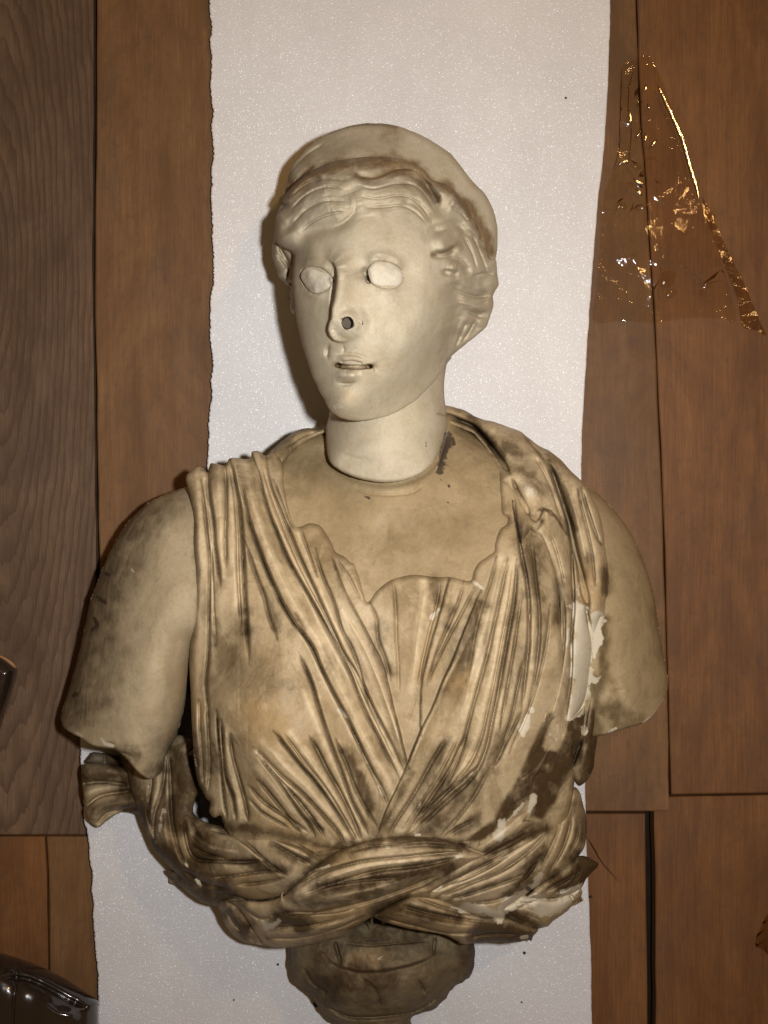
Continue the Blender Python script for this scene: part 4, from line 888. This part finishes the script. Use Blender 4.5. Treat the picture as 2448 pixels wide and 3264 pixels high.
# head with face
HB = TPS([(1130, 760, 905), (1090, 850, 905), (1085, 950, 905), (1100, 1060, 905), (1115, 1140, 895), (1120, 1200, 885), (1095, 1285, 850), (1270, 900, 885), (1290, 1010, 890), (1280, 1150, 850), (1400, 1100, 760), (1400, 930, 800), (1420, 800, 770), (975, 1050, 800), (990, 930, 815), (950, 830, 780), (1130, 650, 860), (1100, 570, 780),
          (930, 700, 690), (1000, 600, 740), (1350, 640, 770), (1480, 780, 660), (1530, 950, 560), (1500, 1060, 540), (1250, 560, 760), (1230, 1280, 790), (1350, 1220, 730), (1040, 1200, 820), (1430, 1130, 640), (1200, 760, 905)])
EYE_L = RF([(195, 420), (215, 370), (260, 338), (330, 335), (400, 352), (460, 385), (505, 430), (535, 475), (500, 545), (440, 590), (350, 613), (290, 590), (250, 545), (210, 480)])
EYE_R = RF([(905, 380), (925, 330), (970, 292), (1040, 278), (1130, 290), (1210, 330), (1260, 380), (1278, 440), (1255, 510), (1190, 550), (1100, 557), (1010, 540), (950, 510), (925, 460)])
N_FACE = 0
HEADF = [
    Rg(RF([(620, 330), (610, 560), (620, 760), (690, 950)]), [46, 40, 50, 66], [22, 26, 34, 40], 0, .1),
    Ns(RF([(380, 225), (470, 242), (540, 290), (572, 350), (568, 450), (548, 600), (528, 750), (520, 880), (492, 950), (486, 1010), (510, 1070), (545, 1105), (620, 1122), (700, 1112), (770, 1075)])[::-1], [18, 22, 24, 26, 34, 46, 46, 34, 24], [6, 34, 52, 62, 70, 72, 66, 40, 6], .1, .1, 7), Bp(RF([(640, 980)])[0], 46, 30), Ns(RF([(740, 640), (790, 780), (845, 890), (850, 980), (805, 1060), (745, 1112)]), 40, [2, 6, 12, 14, 12, 6], .2, .2, 26), Bp(RF([(700, 900)])[0], 44, 24),
    V(RF([(560, 330), (560, 450), (535, 620), (515, 790)]), 20, 22), Rg(RF([(200, 260), (330, 250), (470, 230)]), 40, 14), Rg(RF([(800, 200), (1000, 190), (1200, 240)]), 50, 16),
    V(RF([(850, 330), (880, 400), (890, 480)]), 40, 22), T(EYE_R + EYE_R[:1], 3.2, 14), T(EYE_L + EYE_L[:1], 3.2, 14), Rg(RF([(880, 310), (1000, 235), (1150, 245), (1300, 360)]), 17, 20), Rg(RF([(180, 360), (280, 300), (420, 315), (530, 390)]), 15, 18), Rg(RF([(960, 560), (1100, 600), (1260, 540)]), 14, 9), Rg(RF([(220, 560), (340, 650), (480, 600)]), 13, 9), Bp(RF([(860, 420)])[0], 26, -26), Bp(RF([(1330, 400)])[0], 40, -16), V(RF([(900, 240), (1050, 225), (1250, 290)]), 26, 8), V(RF([(200, 310), (330, 290), (460, 320)]), 22, 8),
    Rg(RF([(950, 600), (1100, 640), (1250, 590)]), 40, 8), T(RF([(575, 1378), (640, 1388), (760, 1395), (860, 1392), (935, 1388)]), [6, 7.5, 8, 8, 7], 75), V(RF([(600, 1340), (700, 1338), (740, 1332), (860, 1362)]), 5, 8),
    Rg(RF([(560, 1310), (640, 1300), (700, 1315), (760, 1300), (900, 1345)]), 15, 17), V(RF([(530, 1270), (640, 1255), (780, 1265), (920, 1310)]), 16, 8), Rg(RF([(560, 1480), (700, 1495), (860, 1460)]), 20, 30), Bp(RF([(620, 1470)])[0], 14, 6), Bp(RF([(740, 1465)])[0], 14, 6), V(RF([(540, 1555), (680, 1575), (820, 1550)]), 22, 14), V(RF([(640, 1140), (650, 1210), (640, 1270)]), 16, 6), Bp(RF([(650, 1800)])[0], 62, 26),
    V(RF([(500, 1130), (470, 1240), (490, 1330)]), 22, 16), V(RF([(960, 1330), (990, 1400), (970, 1470)]), 22, 8), Bp(RF([(1180, 850)])[0], 130, 12), Bp(RF([(330, 850)])[0], 60, 10),
]
N_FACE = len(HEADF)
HEADF += [
    Ns(R1([(480, 400), (560, 388), (640, 412), (720, 415), (790, 395), (860, 365), (950, 372), (1010, 430), (1060, 510), (1110, 545)]), 60, 26, .12, .12, 12), Ns(R1([(545, 440), (585, 520), (585, 590), (520, 650), (420, 692)]), 60, 22, .15, .2, 14),
    Ns(R1([(1050, 848), (1110, 852), (1170, 836), (1218, 795)])[::-1], 34, 30, .1, .15, 10), Ns(R1([(1140, 882), (1210, 872), (1262, 918), (1282, 988)]), 34, 22, .15, .1, 9), Ns(R1([(1110, 957), (1170, 957), (1235, 978)])[::-1], 30, 16, .2, .2, 8),
    Ns(R1([(1185, 1150), (1260, 1160), (1350, 1200), (1412, 1192)])[::-1], 36, 20, .1, .15, 9), Ns(R1([(1190, 1020), (1270, 1062), (1350, 1082), (1430, 1060)])[::-1], 40, 16, .15, .15, 11), Ns(R1([(1030, 700), (1120, 692), (1200, 660), (1245, 640)])[::-1], 36, 20, .15, .15, 11),
    Ns(R1([(1210, 720), (1255, 790), (1275, 850)]), 34, 18, .15, .2, 9), Ns(R1([(1255, 1210), (1220, 1290), (1190, 1370)]), 26, 16, .1, .2, 8), Ns(R1([(1300, 1225), (1262, 1310), (1220, 1380)]), 26, 16, .1, .2, 8), Ns(R1([(930, 520), (1000, 570), (1070, 660)]), 40, 16, .2, .2, 10), *[V(R1(l_), 7, 11, .2, .2) for l_ in ([(560, 420), (450, 402), (330, 432), (230, 512)], [(560, 470), (440, 452), (320, 502), (222, 600)], [(570, 540), (450, 532), (330, 580), (232, 680)], [(570, 600), (470, 612), (370, 652), (282, 722)], [(605, 435), (720, 462), (850, 432), (960, 442), (1040, 522), (1090, 622)],
        [(622, 500), (740, 522), (860, 502), (950, 522), (1030, 602), (1080, 692)], [(650, 570), (760, 572), (880, 562), (970, 602), (1040, 682)], [(1175, 1045), (1265, 1085), (1350, 1100), (1415, 1085)], [(1185, 1120), (1265, 1130), (1345, 1140), (1400, 1120)], [(1200, 1215), (1280, 1215), (1350, 1250)], [(1290, 700), (1330, 800), (1370, 900), (1400, 980)], [(1250, 740), (1300, 840), (1330, 940)], [(1160, 560), (1230, 600), (1280, 660)], [(1300, 980), (1370, 960), (1430, 965)], [(1270, 1240), (1235, 1320), (1200, 1400)], [(1320, 1230), (1275, 1315), (1230, 1375)])],
    Bp(R1([(1195, 550)])[0], 26, 26), Bp(R1([(1120, 490)])[0], 24, 18),
    V(R1([(250, 800), (310, 740), (400, 700), (520, 660), (580, 600), (570, 520), (540, 440)]), 26, 20), Rg(R1([(330, 520), (440, 560), (520, 520)]), 60, 18), V(R1([(540, 440), (620, 480), (680, 540), (760, 545), (880, 500)]), 22, 14), V(R1([(660, 400), (740, 430), (860, 420), (960, 400), (1020, 460), (1080, 560), (1130, 620)]), 18, 20),
    V(R1([(600, 380), (700, 410), (800, 390), (880, 360), (980, 400), (1050, 480), (1120, 545)]), 16, 22), Rg(R1([(700, 500), (820, 480), (930, 480)]), 40, 14), V(R1([(880, 540), (960, 560), (1020, 620), (1070, 665)]), 12, 16), V(R1([(940, 520), (1010, 570), (1080, 640)]), 14, 14), V(R1([(1000, 410), (1050, 470), (1090, 540), (1130, 545)]), 14, 26),
    Rg(R1([(1090, 440), (1150, 480), (1200, 530)]), 26, 22), Rg(R1([(1160, 540), (1210, 560)]), 22, 22), V(R1([(1030, 700), (1120, 690), (1200, 660), (1240, 650)]), 16, 26), V(R1([(1050, 845), (1110, 850), (1170, 835), (1215, 795)]), 13, 36), Rg(R1([(1050, 800), (1130, 760), (1200, 770)]), 30, 24), V(R1([(1000, 760), (1080, 720), (1160, 700)]), 20, 16),
    V(R1([(1210, 720), (1250, 790), (1270, 840)]), 16, 26), V(R1([(1230, 500), (1280, 590), (1330, 680), (1370, 780), (1390, 860)]), 16, 26), V(R1([(1200, 640), (1260, 720), (1320, 760), (1370, 830)]), 14, 24), V(R1([(1140, 880), (1210, 875), (1260, 920), (1280, 985)]), 13, 30), V(R1([(1110, 955), (1170, 955), (1230, 975)]), 10, 26), Rg(R1([(1150, 915), (1220, 930)]), 26, 22),
    Rg(R1([(1290, 800), (1330, 900), (1350, 1000)]), 34, 22), V(R1([(1250, 1000), (1330, 1010), (1420, 1000)]), 20, 18), V(R1([(1170, 1010), (1260, 1060), (1350, 1080), (1420, 1060)]), 16, 22), V(R1([(1180, 1090), (1260, 1105), (1340, 1095), (1400, 1070)]), 12, 18), V(R1([(1190, 1150), (1260, 1160), (1350, 1200), (1410, 1190)]), 14, 26), Rg(R1([(1200, 1120), (1300, 1140), (1390, 1130)]), 20, 14), V(R1([(1210, 1185), (1290, 1190), (1370, 1225)]), 12, 26),
    V(R1([(1245, 1210), (1215, 1290), (1190, 1360)]), 14, 24), V(R1([(1290, 1225), (1250, 1310), (1210, 1380)]), 14, 24), V(R1([(1340, 1235), (1290, 1320), (1240, 1370)]), 14, 20), V(R1([(1180, 1000), (1195, 1120), (1205, 1220), (1180, 1330), (1155, 1420)]), 22, 26),
    V(R1([(160, 720), (220, 690), (260, 620)]), 18, 20), V(R1([(210, 560), (270, 520), (330, 440), (420, 400)]), 16, 16), V(R1([(300, 460), (390, 430), (500, 380)]), 18, 12), Rg(R1([(210, 620), (260, 560), (330, 500)]), 34, 14)]
head_out = R1([(188, 528), (205, 562), (152, 620), (142, 690), (140, 760), (175, 800), (225, 828), (247, 850), (243, 920), (240, 1000), (250, 1100), (263, 1190)]) + RF([(140, 850), (200, 1120), (300, 1450), (360, 1580), (430, 1720), (520, 1868), (640, 1940), (800, 1962), (1000, 1940), (1200, 1872), (1400, 1752), (1550, 1600)]) + R2([(1118, 345), (1150, 275)]) + \
    RH([(480, 2000), (600, 1900), (720, 1800), (780, 1752), (880, 1672), (930, 1612), (988, 1450), (1008, 1350), (1000, 1252), (1058, 1150), (1065, 1090), (1050, 1000), (1036, 850)]) + R1([(1425, 880), (1400, 860), (1385, 790), (1350, 690), (1290, 590), (1210, 490), (1150, 440), (1060, 410), (1030, 370), (960, 320), (860, 285), (760, 275), (640, 280), (500, 302), (380, 350), (260, 430)])
HE = TPS([(925, 900, 660), (950, 1050, 640), (1010, 1220, 690), (1080, 1330, 760), (1150, 1340, 760), (1280, 1310, 700), (1400, 1180, 560), (1440, 1130, 430), (1540, 1050, 360), (1580, 900, 380), (1530, 750, 520), (1400, 590, 620), (1200, 500, 660), (1000, 560, 620), (890, 640, 520), (880, 760, 520)])
HAIRLINE = smooth_curve(R1([(225, 900), (262, 800), (330, 740), (420, 700), (520, 655), (610, 600), (760, 590), (900, 590), (990, 640), (1040, 710), (1055, 800), (1075, 880), (1110, 960), (1150, 1050), (1180, 1150), (1185, 1250), (1165, 1370), (1140, 1480)]), 12)
_soft = []
for i_, f_ in enumerate(HEADF):
    if f_[0] == 'V' and i_ >= N_FACE and f_[2] > 7: f_ = ('R', f_[1], f_[2] * .85 + 1, -1.2 * f_[3], f_[4], f_[5], None)
    _soft.append(f_)
HEADF = _soft
def z_head(x, y, d):
    top = HB(x, y); ed = np.minimum(HE(x, y), top - 10)
    z = ed + (top - ed) * dome(d, 85 + 150 * sstep(1120, 1420, x), 2.2)
    dh, sh, th = polydist(x, y, HAIRLINE); dh = -dh * sh
    z = z + 17 * sstep(-22, 48, dh)
    hm = np.maximum(sstep(740, 660, y + .10 * (x - 1100)), sstep(1400, 1450, x + .10 * (y - 800)))
    z = z + hm * (14 * fbm(x, y, 70, 95, 3) + 9 * fbm(x * .4, y * 1.25 + .25 * x, 26, 97, 3))
    z = apply_feats(x, y, z, HEADF)
    # flat break of the nose, drilled holes
    cx, cy = RF([(670, 945)])[0]; rr = np.hypot(x - cx, (y - cy) * .9); k = .5 * sstep(58, 20, rr + 12 * fbm(x, y, 30, 130, 2))
    z = z * (1 - k) + k * (HB(x, y) + 74 + .10 * (cx - x) - .22 * (y - cy) + 3 * fbm(x, y, 16, 131, 3))
    for (cx, cy, rx, ry, dep) in (RF([(690, 928)])[0] + (18, 19, 70), RF([(912, 465)])[0] + (11, 13, 40), RF([(540, 472)])[0] + (6, 10, 34), RF([(592, 1370)])[0] + (9, 7, 30), RF([(915, 1385)])[0] + (11, 7, 26)):
        r = np.hypot((x - cx) / rx, (y - cy) / ry); z = z - dep * sstep(1.12, .86, r)
    return z
S('dark', RF([(690, 928), (692, 930)]), 19, 1.0); S('dirt', RF([(565, 1376), (640, 1390), (760, 1398), (945, 1390)]), 6.5, .95); S('dirt', RF([(240, 420), (255, 480), (300, 560)]), 11, .42);  S('dirt', RF([(500, 450), (515, 500)]), 5, .5); S('dirt', RF([(930, 380), (945, 470)]), 6, .4); S('dirt', RF([(540, 300), (568, 360), (562, 460), (545, 600), (525, 750), (516, 880)]), 4, .5); S('dark', RF([(912, 465), (914, 467)]), 8, .9); S('dark', RF([(540, 472), (541, 476)]), 5, .9)  # mouth slit, nose edge and eye sides darkened: painted shade, some grime
head = relief('head', head_out, z_head, M_HEAD, bust, 2.3, rough=2, floor=120, skirt=((0, 1), (8, .85), (40, .5), (100, 0)))

def z_eye(poly, bulge, dz):
    c = np.mean(np.array(poly), 0)
    def f(x, y, d):
        b = HB(x, y)
        return b + dz + bulge * dome(d, 50, 2.0) + 3 * fbm(x, y, 30, 55, 3)
    return f
relief('eye', EYE_L, z_eye(EYE_L, 24, -4), M_EYE, head, 2, floor=200, drop=40, skirt=((0, 1), (2, .5), (6, 0)), rough=2)
relief('eye', EYE_R, z_eye(EYE_R, 24, 0), M_EYE, head, 2, floor=200, drop=40, skirt=((0, 1), (2, .5), (6, 0)), rough=2)

# ------------------------------------------------------------------ clear plastic film on the right-hand boards
def crumple(name, poly, mat, parent, npts, Z0, amp, seed, center=None):
    q = smooth_curve(poly, 16, True)
    r = np.random.default_rng(seed)
    lo, hi = q.min(0), q.max(0)
    pts = r.random((npts * 4, 2)) * (hi - lo) + lo
    pts = pts[inside_poly(pts[:, 0], pts[:, 1], q)][:npts]
    allp = np.vstack([q, pts])
    n = len(q)
    res = delaunay_2d_cdt([Vector(p) for p in allp], [(i, (i + 1) % n) for i in range(n)], [], 1, 1e-4)
    vs_ = np.array([tuple(v) for v in res[0]]); fs = res[2]
    x, y = vs_[:, 0], vs_[:, 1]
    f = 1.0
    if center is not None:
        f = np.maximum.reduce([np.exp(-((x - cx) ** 2 + (y - cy) ** 2) / rr ** 2) for cx, cy, rr in center]) + .05
    z = Z0 + f * amp * (r.random(len(x)) + .8 * (vnoise(x, y, 60, seed) + .5))
    v = unproj(x, y, z)
    return link_mesh(name, v, [list(t)[::-1] for t in fs], mat, parent, False)
film = empty('plastic_film', tuple(unproj(A(2100), A(700), A(6))[0]))
tag(film, 'crumpled clear plastic film glinting on the boards right of the foam', 'plastic film')
crumple('sheet', RT([(590, 205), (640, 270), (720, 420), (860, 800), (960, 1080), (1050, 1480), (1200, 1620)]) + DD([(1540, 500), (1570, 600), (1590, 690), (1560, 688), (1500, 686), (1440, 694), (1400, 697), (1340, 693), (1282, 694), (1290, 620), (1297, 520), (1306, 420)]) + RT([(290, 1230), (340, 1000), (355, 700), (365, 320), (480, 250)]), M_FILM, film, 480, 8, 34, 5,
        center=[(2050, 300, 50), (2000, 380, 50), (2040, 450, 60), (2060, 560, 70), (2010, 640, 70), (2190, 760, 50), (2270, 870, 45), (2130, 910, 60), (2010, 790, 40)])
def tube(name, pts, Z, rad, mat, parent, sides=8, amp=0, flat=1.0):
    q = smooth_curve(pts, 10)
    if amp: q[:, 0] += amp * vnoise(q[:, 0], q[:, 1], 25, 9)
    zz = np.full(len(q), float(Z)) if np.isscalar(Z) else np.interp(np.linspace(0, 1, len(q)), np.linspace(0, 1, len(Z)), Z)
    P = unproj(q[:, 0], q[:, 1], zz)
    T = np.gradient(P, axis=0); T /= np.linalg.norm(T, axis=1)[:, None]
    B = np.cross(T, A(0, 0, 1)); B /= np.linalg.norm(B, axis=1)[:, None]; Nn = np.cross(B, T)
    t = np.linspace(0, 1, len(q)); rr = rad * U * np.minimum(1, .25 + 4 * np.minimum(t, 1 - t))
    ang = np.arange(sides) * 2 * math.pi / sides
    v = (P[:, None] + rr[:, None, None] * (np.cos(ang)[None, :, None] * B[:, None] + flat * np.sin(ang)[None, :, None] * Nn[:, None])).reshape(-1, 3)
    f = []
    for i in range(len(q) - 1):
        for k in range(sides):
            j = (k + 1) % sides
            f.append([i * sides + k, i * sides + j, (i + 1) * sides + j, (i + 1) * sides + k])
    f.append(list(range(sides))[::-1]); f.append([(len(q) - 1) * sides + k for k in range(sides)])
    return link_mesh(name, v, f, mat, parent, True)
tube('glint_fold', RT([(690, 480), (760, 630), (830, 780), (905, 960), (960, 1150), (1020, 1350), (1050, 1490)]), 26, 6.5, M_FILM_FOLD, film, 12, 2, .16)
tube('crease', RT([(365, 320), (355, 700), (340, 1050), (290, 1230)]), 12, 2, M_FILM_EDGE, film, 6, 3)
tube('crease', RT([(470, 330), (420, 600), (450, 900), (420, 1200)]), 16, 1.8, M_FILM_EDGE, film, 6, 5)
for k_, g_ in enumerate(([(335, 1175), (385, 1152), (435, 1135)], [(470, 1300), (520, 1335), (575, 1355)], [(492, 1390), (520, 1420), (552, 1452)], [(570, 530), (578, 500), (585, 462)], [(632, 1022), (650, 985), (682, 958)], [(322, 1568), (345, 1548), (368, 1528)], [(432, 690), (440, 740), (446, 815)], [(600, 640), (604, 660), (618, 690)], [(500, 940), (520, 900), (540, 890)], [(578, 900), (580, 940), (576, 975)])):
    tube('glint_fold', RT(g_), 22, 4.5, M_FILM_FOLD, film, 10, 1, .14 + .05 * (k_ % 3))  # short film ribbons added to draw the small gold glints
def glint_dome(cx, cy, r, h):  # small film domes added to mirror flash and lamp as glints
    v = [tuple(unproj(A(cx), A(cy), A(20 + h))[0])]; f = []; k = 14
    for i in range(1, 6):
        a = i / 5
        for j in range(k):
            t = 2 * math.pi * j / k; rr = r * a * (1 + .25 * math.sin(2 * t + cx))
            v.append(tuple(unproj(A(cx + rr * math.cos(t)), A(cy + .7 * rr * math.sin(t)), A(20 + h * (1 - a * a)))[0]))
    for j in range(k): f.append([0, 1 + (j + 1) % k, 1 + j])
    for i in range(4):
        for j in range(k):
            q_ = (j + 1) % k
            f.append([1 + i * k + j, 1 + i * k + q_, 1 + (i + 1) * k + q_, 1 + (i + 1) * k + j])
    return link_mesh('glint_dome', np.array(v), f, M_FILM, film, True)
for p_ in ((2128, 890, 34, 9), (2140, 935, 20, 5), (2030, 530, 16, 4), (1985, 655, 18, 5), (2180, 740, 15, 4), (2255, 905, 16, 5), (2235, 932, 12, 4), (2040, 420, 14, 4), (2075, 505, 12, 4), (2048, 660, 14, 4), (2010, 590, 12, 3)):
    glint_dome(*p_)
crumple('flap', DD([(1518, 425), (1540, 470), (1575, 545), (1612, 620), (1640, 690), (1657, 726), (1630, 712), (1604, 704), (1592, 640), (1560, 560), (1530, 480)]), M_FILM_EDGE, film, 14, 22, 3, 8)
scrap = crumple('film_scrap', DD([(1672, 1960), (1645, 2003), (1632, 2040), (1650, 2052), (1672, 2062), (1690, 2000)]), M_FILM_EDGE, None, 26, 14, 22, 12)
tag(scrap, 'small dark scrap of folded plastic film at the lower right edge', 'plastic scrap')

# ------------------------------------------------------------------ dark shiny leather things at left
def dark_thing(name, out, zf, label, welt, welt_mat, wz, welt_r):
    root = empty(name, tuple(unproj(A(np.mean([p[0] for p in out])), A(np.mean([p[1] for p in out])), A(0))[0]))
    tag(root, label, 'shoe')
    relief('upper', out, zf, M_LEATHER, root, 4, floor=4, skirt=((0, 1), (6, .6), (16, 0)))
    tube('welt', welt, wz, welt_r, welt_mat, root, 8, 1)
    return root
dark_thing('shoe', RB([(-700, 420), (-350, 260), (0, 238), (120, 265), (260, 310), (480, 390), (700, 490), (900, 600), (1100, 730), (1240, 825), (1304, 880), (1308, 960), (1308, 1100), (1305, 1300), (1300, 1600), (-700, 1600)]),
           lambda x, y, d: apply_feats(x, y, 70 + 150 * dome(d, 150, 1.8), [V(RB([(230, 330), (215, 600), (180, 900), (170, 1300)]), 10, 8), V(RB([(0, 560), (400, 600), (900, 850), (1200, 1000)]), 26, 16), Rg(RB([(450, 820), (600, 920), (760, 1040), (1100, 1080)]), 22, 22)]),
           'glossy dark brown shoe with pale welt line in the bottom left corner', RB([(240, 345), (480, 430), (700, 545), (900, 665), (1100, 795), (1310, 925)]), M_WELT, [92, 96, 96, 96, 92], 5)
RL = crop(0, 2060, 7.375)
dark_thing('shoe', RL([(-500, 100), (-100, 180), (60, 240), (200, 330), (330, 440), (410, 530), (420, 610), (380, 800), (300, 1100), (200, 1400), (80, 1750), (0, 2000), (-200, 2400), (-500, 2500)]),
           lambda x, y, d: 60 + 120 * dome(d, 50, 2),
           'glossy dark brown shoe edge with tan rim at the left picture edge', RL([(-100, 200), (60, 270), (200, 350), (320, 450), (380, 540)]), M_TAN, [100, 104, 104, 98], 6)

# ------------------------------------------------------------------ crumbs and a fibre
def crumb(pts, size, Z, label, seed):
    r = np.random.default_rng(seed)
    v = []; f = []
    p = unproj(A(pts[0]), A(pts[1]), A(Z))[0]
    k = 7
    for lvl, (rad, zz) in enumerate(((1, 0), (.95, .5), (.5, .95))):
        for i in range(k):
            a = 2 * math.pi * i / k
            rr = size * rad * (.7 + .6 * r.random()) * U
            v.append((p[0] + rr * math.cos(a), p[1] + rr * math.sin(a), p[2] + size * zz * U))
    for l in range(2):
        for i in range(k):
            j = (i + 1) % k
            f.append([l * k + i, l * k + j, (l + 1) * k + j, (l + 1) * k + i])
    f.append([2 * k + i for i in range(k)]); f.append(list(range(k))[::-1])
    o = link_mesh('crumb', np.array(v), f, M_CRUMB, None, False)
    tag(o, label, 'crumb', 'dark crumbs lying on the foam')
for (x, y), s, lb in ((DD([(1133, 2058)])[0], 6, 'dark crumb on the foam right of the pedestal'), (DD([(600, 2083)])[0], 4.5, 'tiny dark crumb on the foam left of the pedestal'), (DD([(683, 2168)])[0], 11, 'black lump of dirt against the lower left side of the pedestal'),
                      (DD([(1222, 212)])[0], 4, 'dark fleck on the foam right of and above the head'), (DD([(1127, 2165)])[0], 3.5, 'speck on the foam below the crumb right of the pedestal'), (DD([(505, 2160)])[0], 3, 'speck on the foam near the lower left'), (DD([(1277, 1936)])[0], 5, 'dark speck on the right edge of the lower foam')):
    crumb((x, y), s, FT, lb, int(x))
hf = tube('fibre', DD([(1268, 1805), (1285, 1835), (1300, 1862), (1320, 1885), (1335, 1903)]), [60, 30, 14, 8, 6], 1.6, M_HAIR, None, 5, 2)
tag(hf, 'thin dark fibre lying on the boards right of the sash', 'fibre')
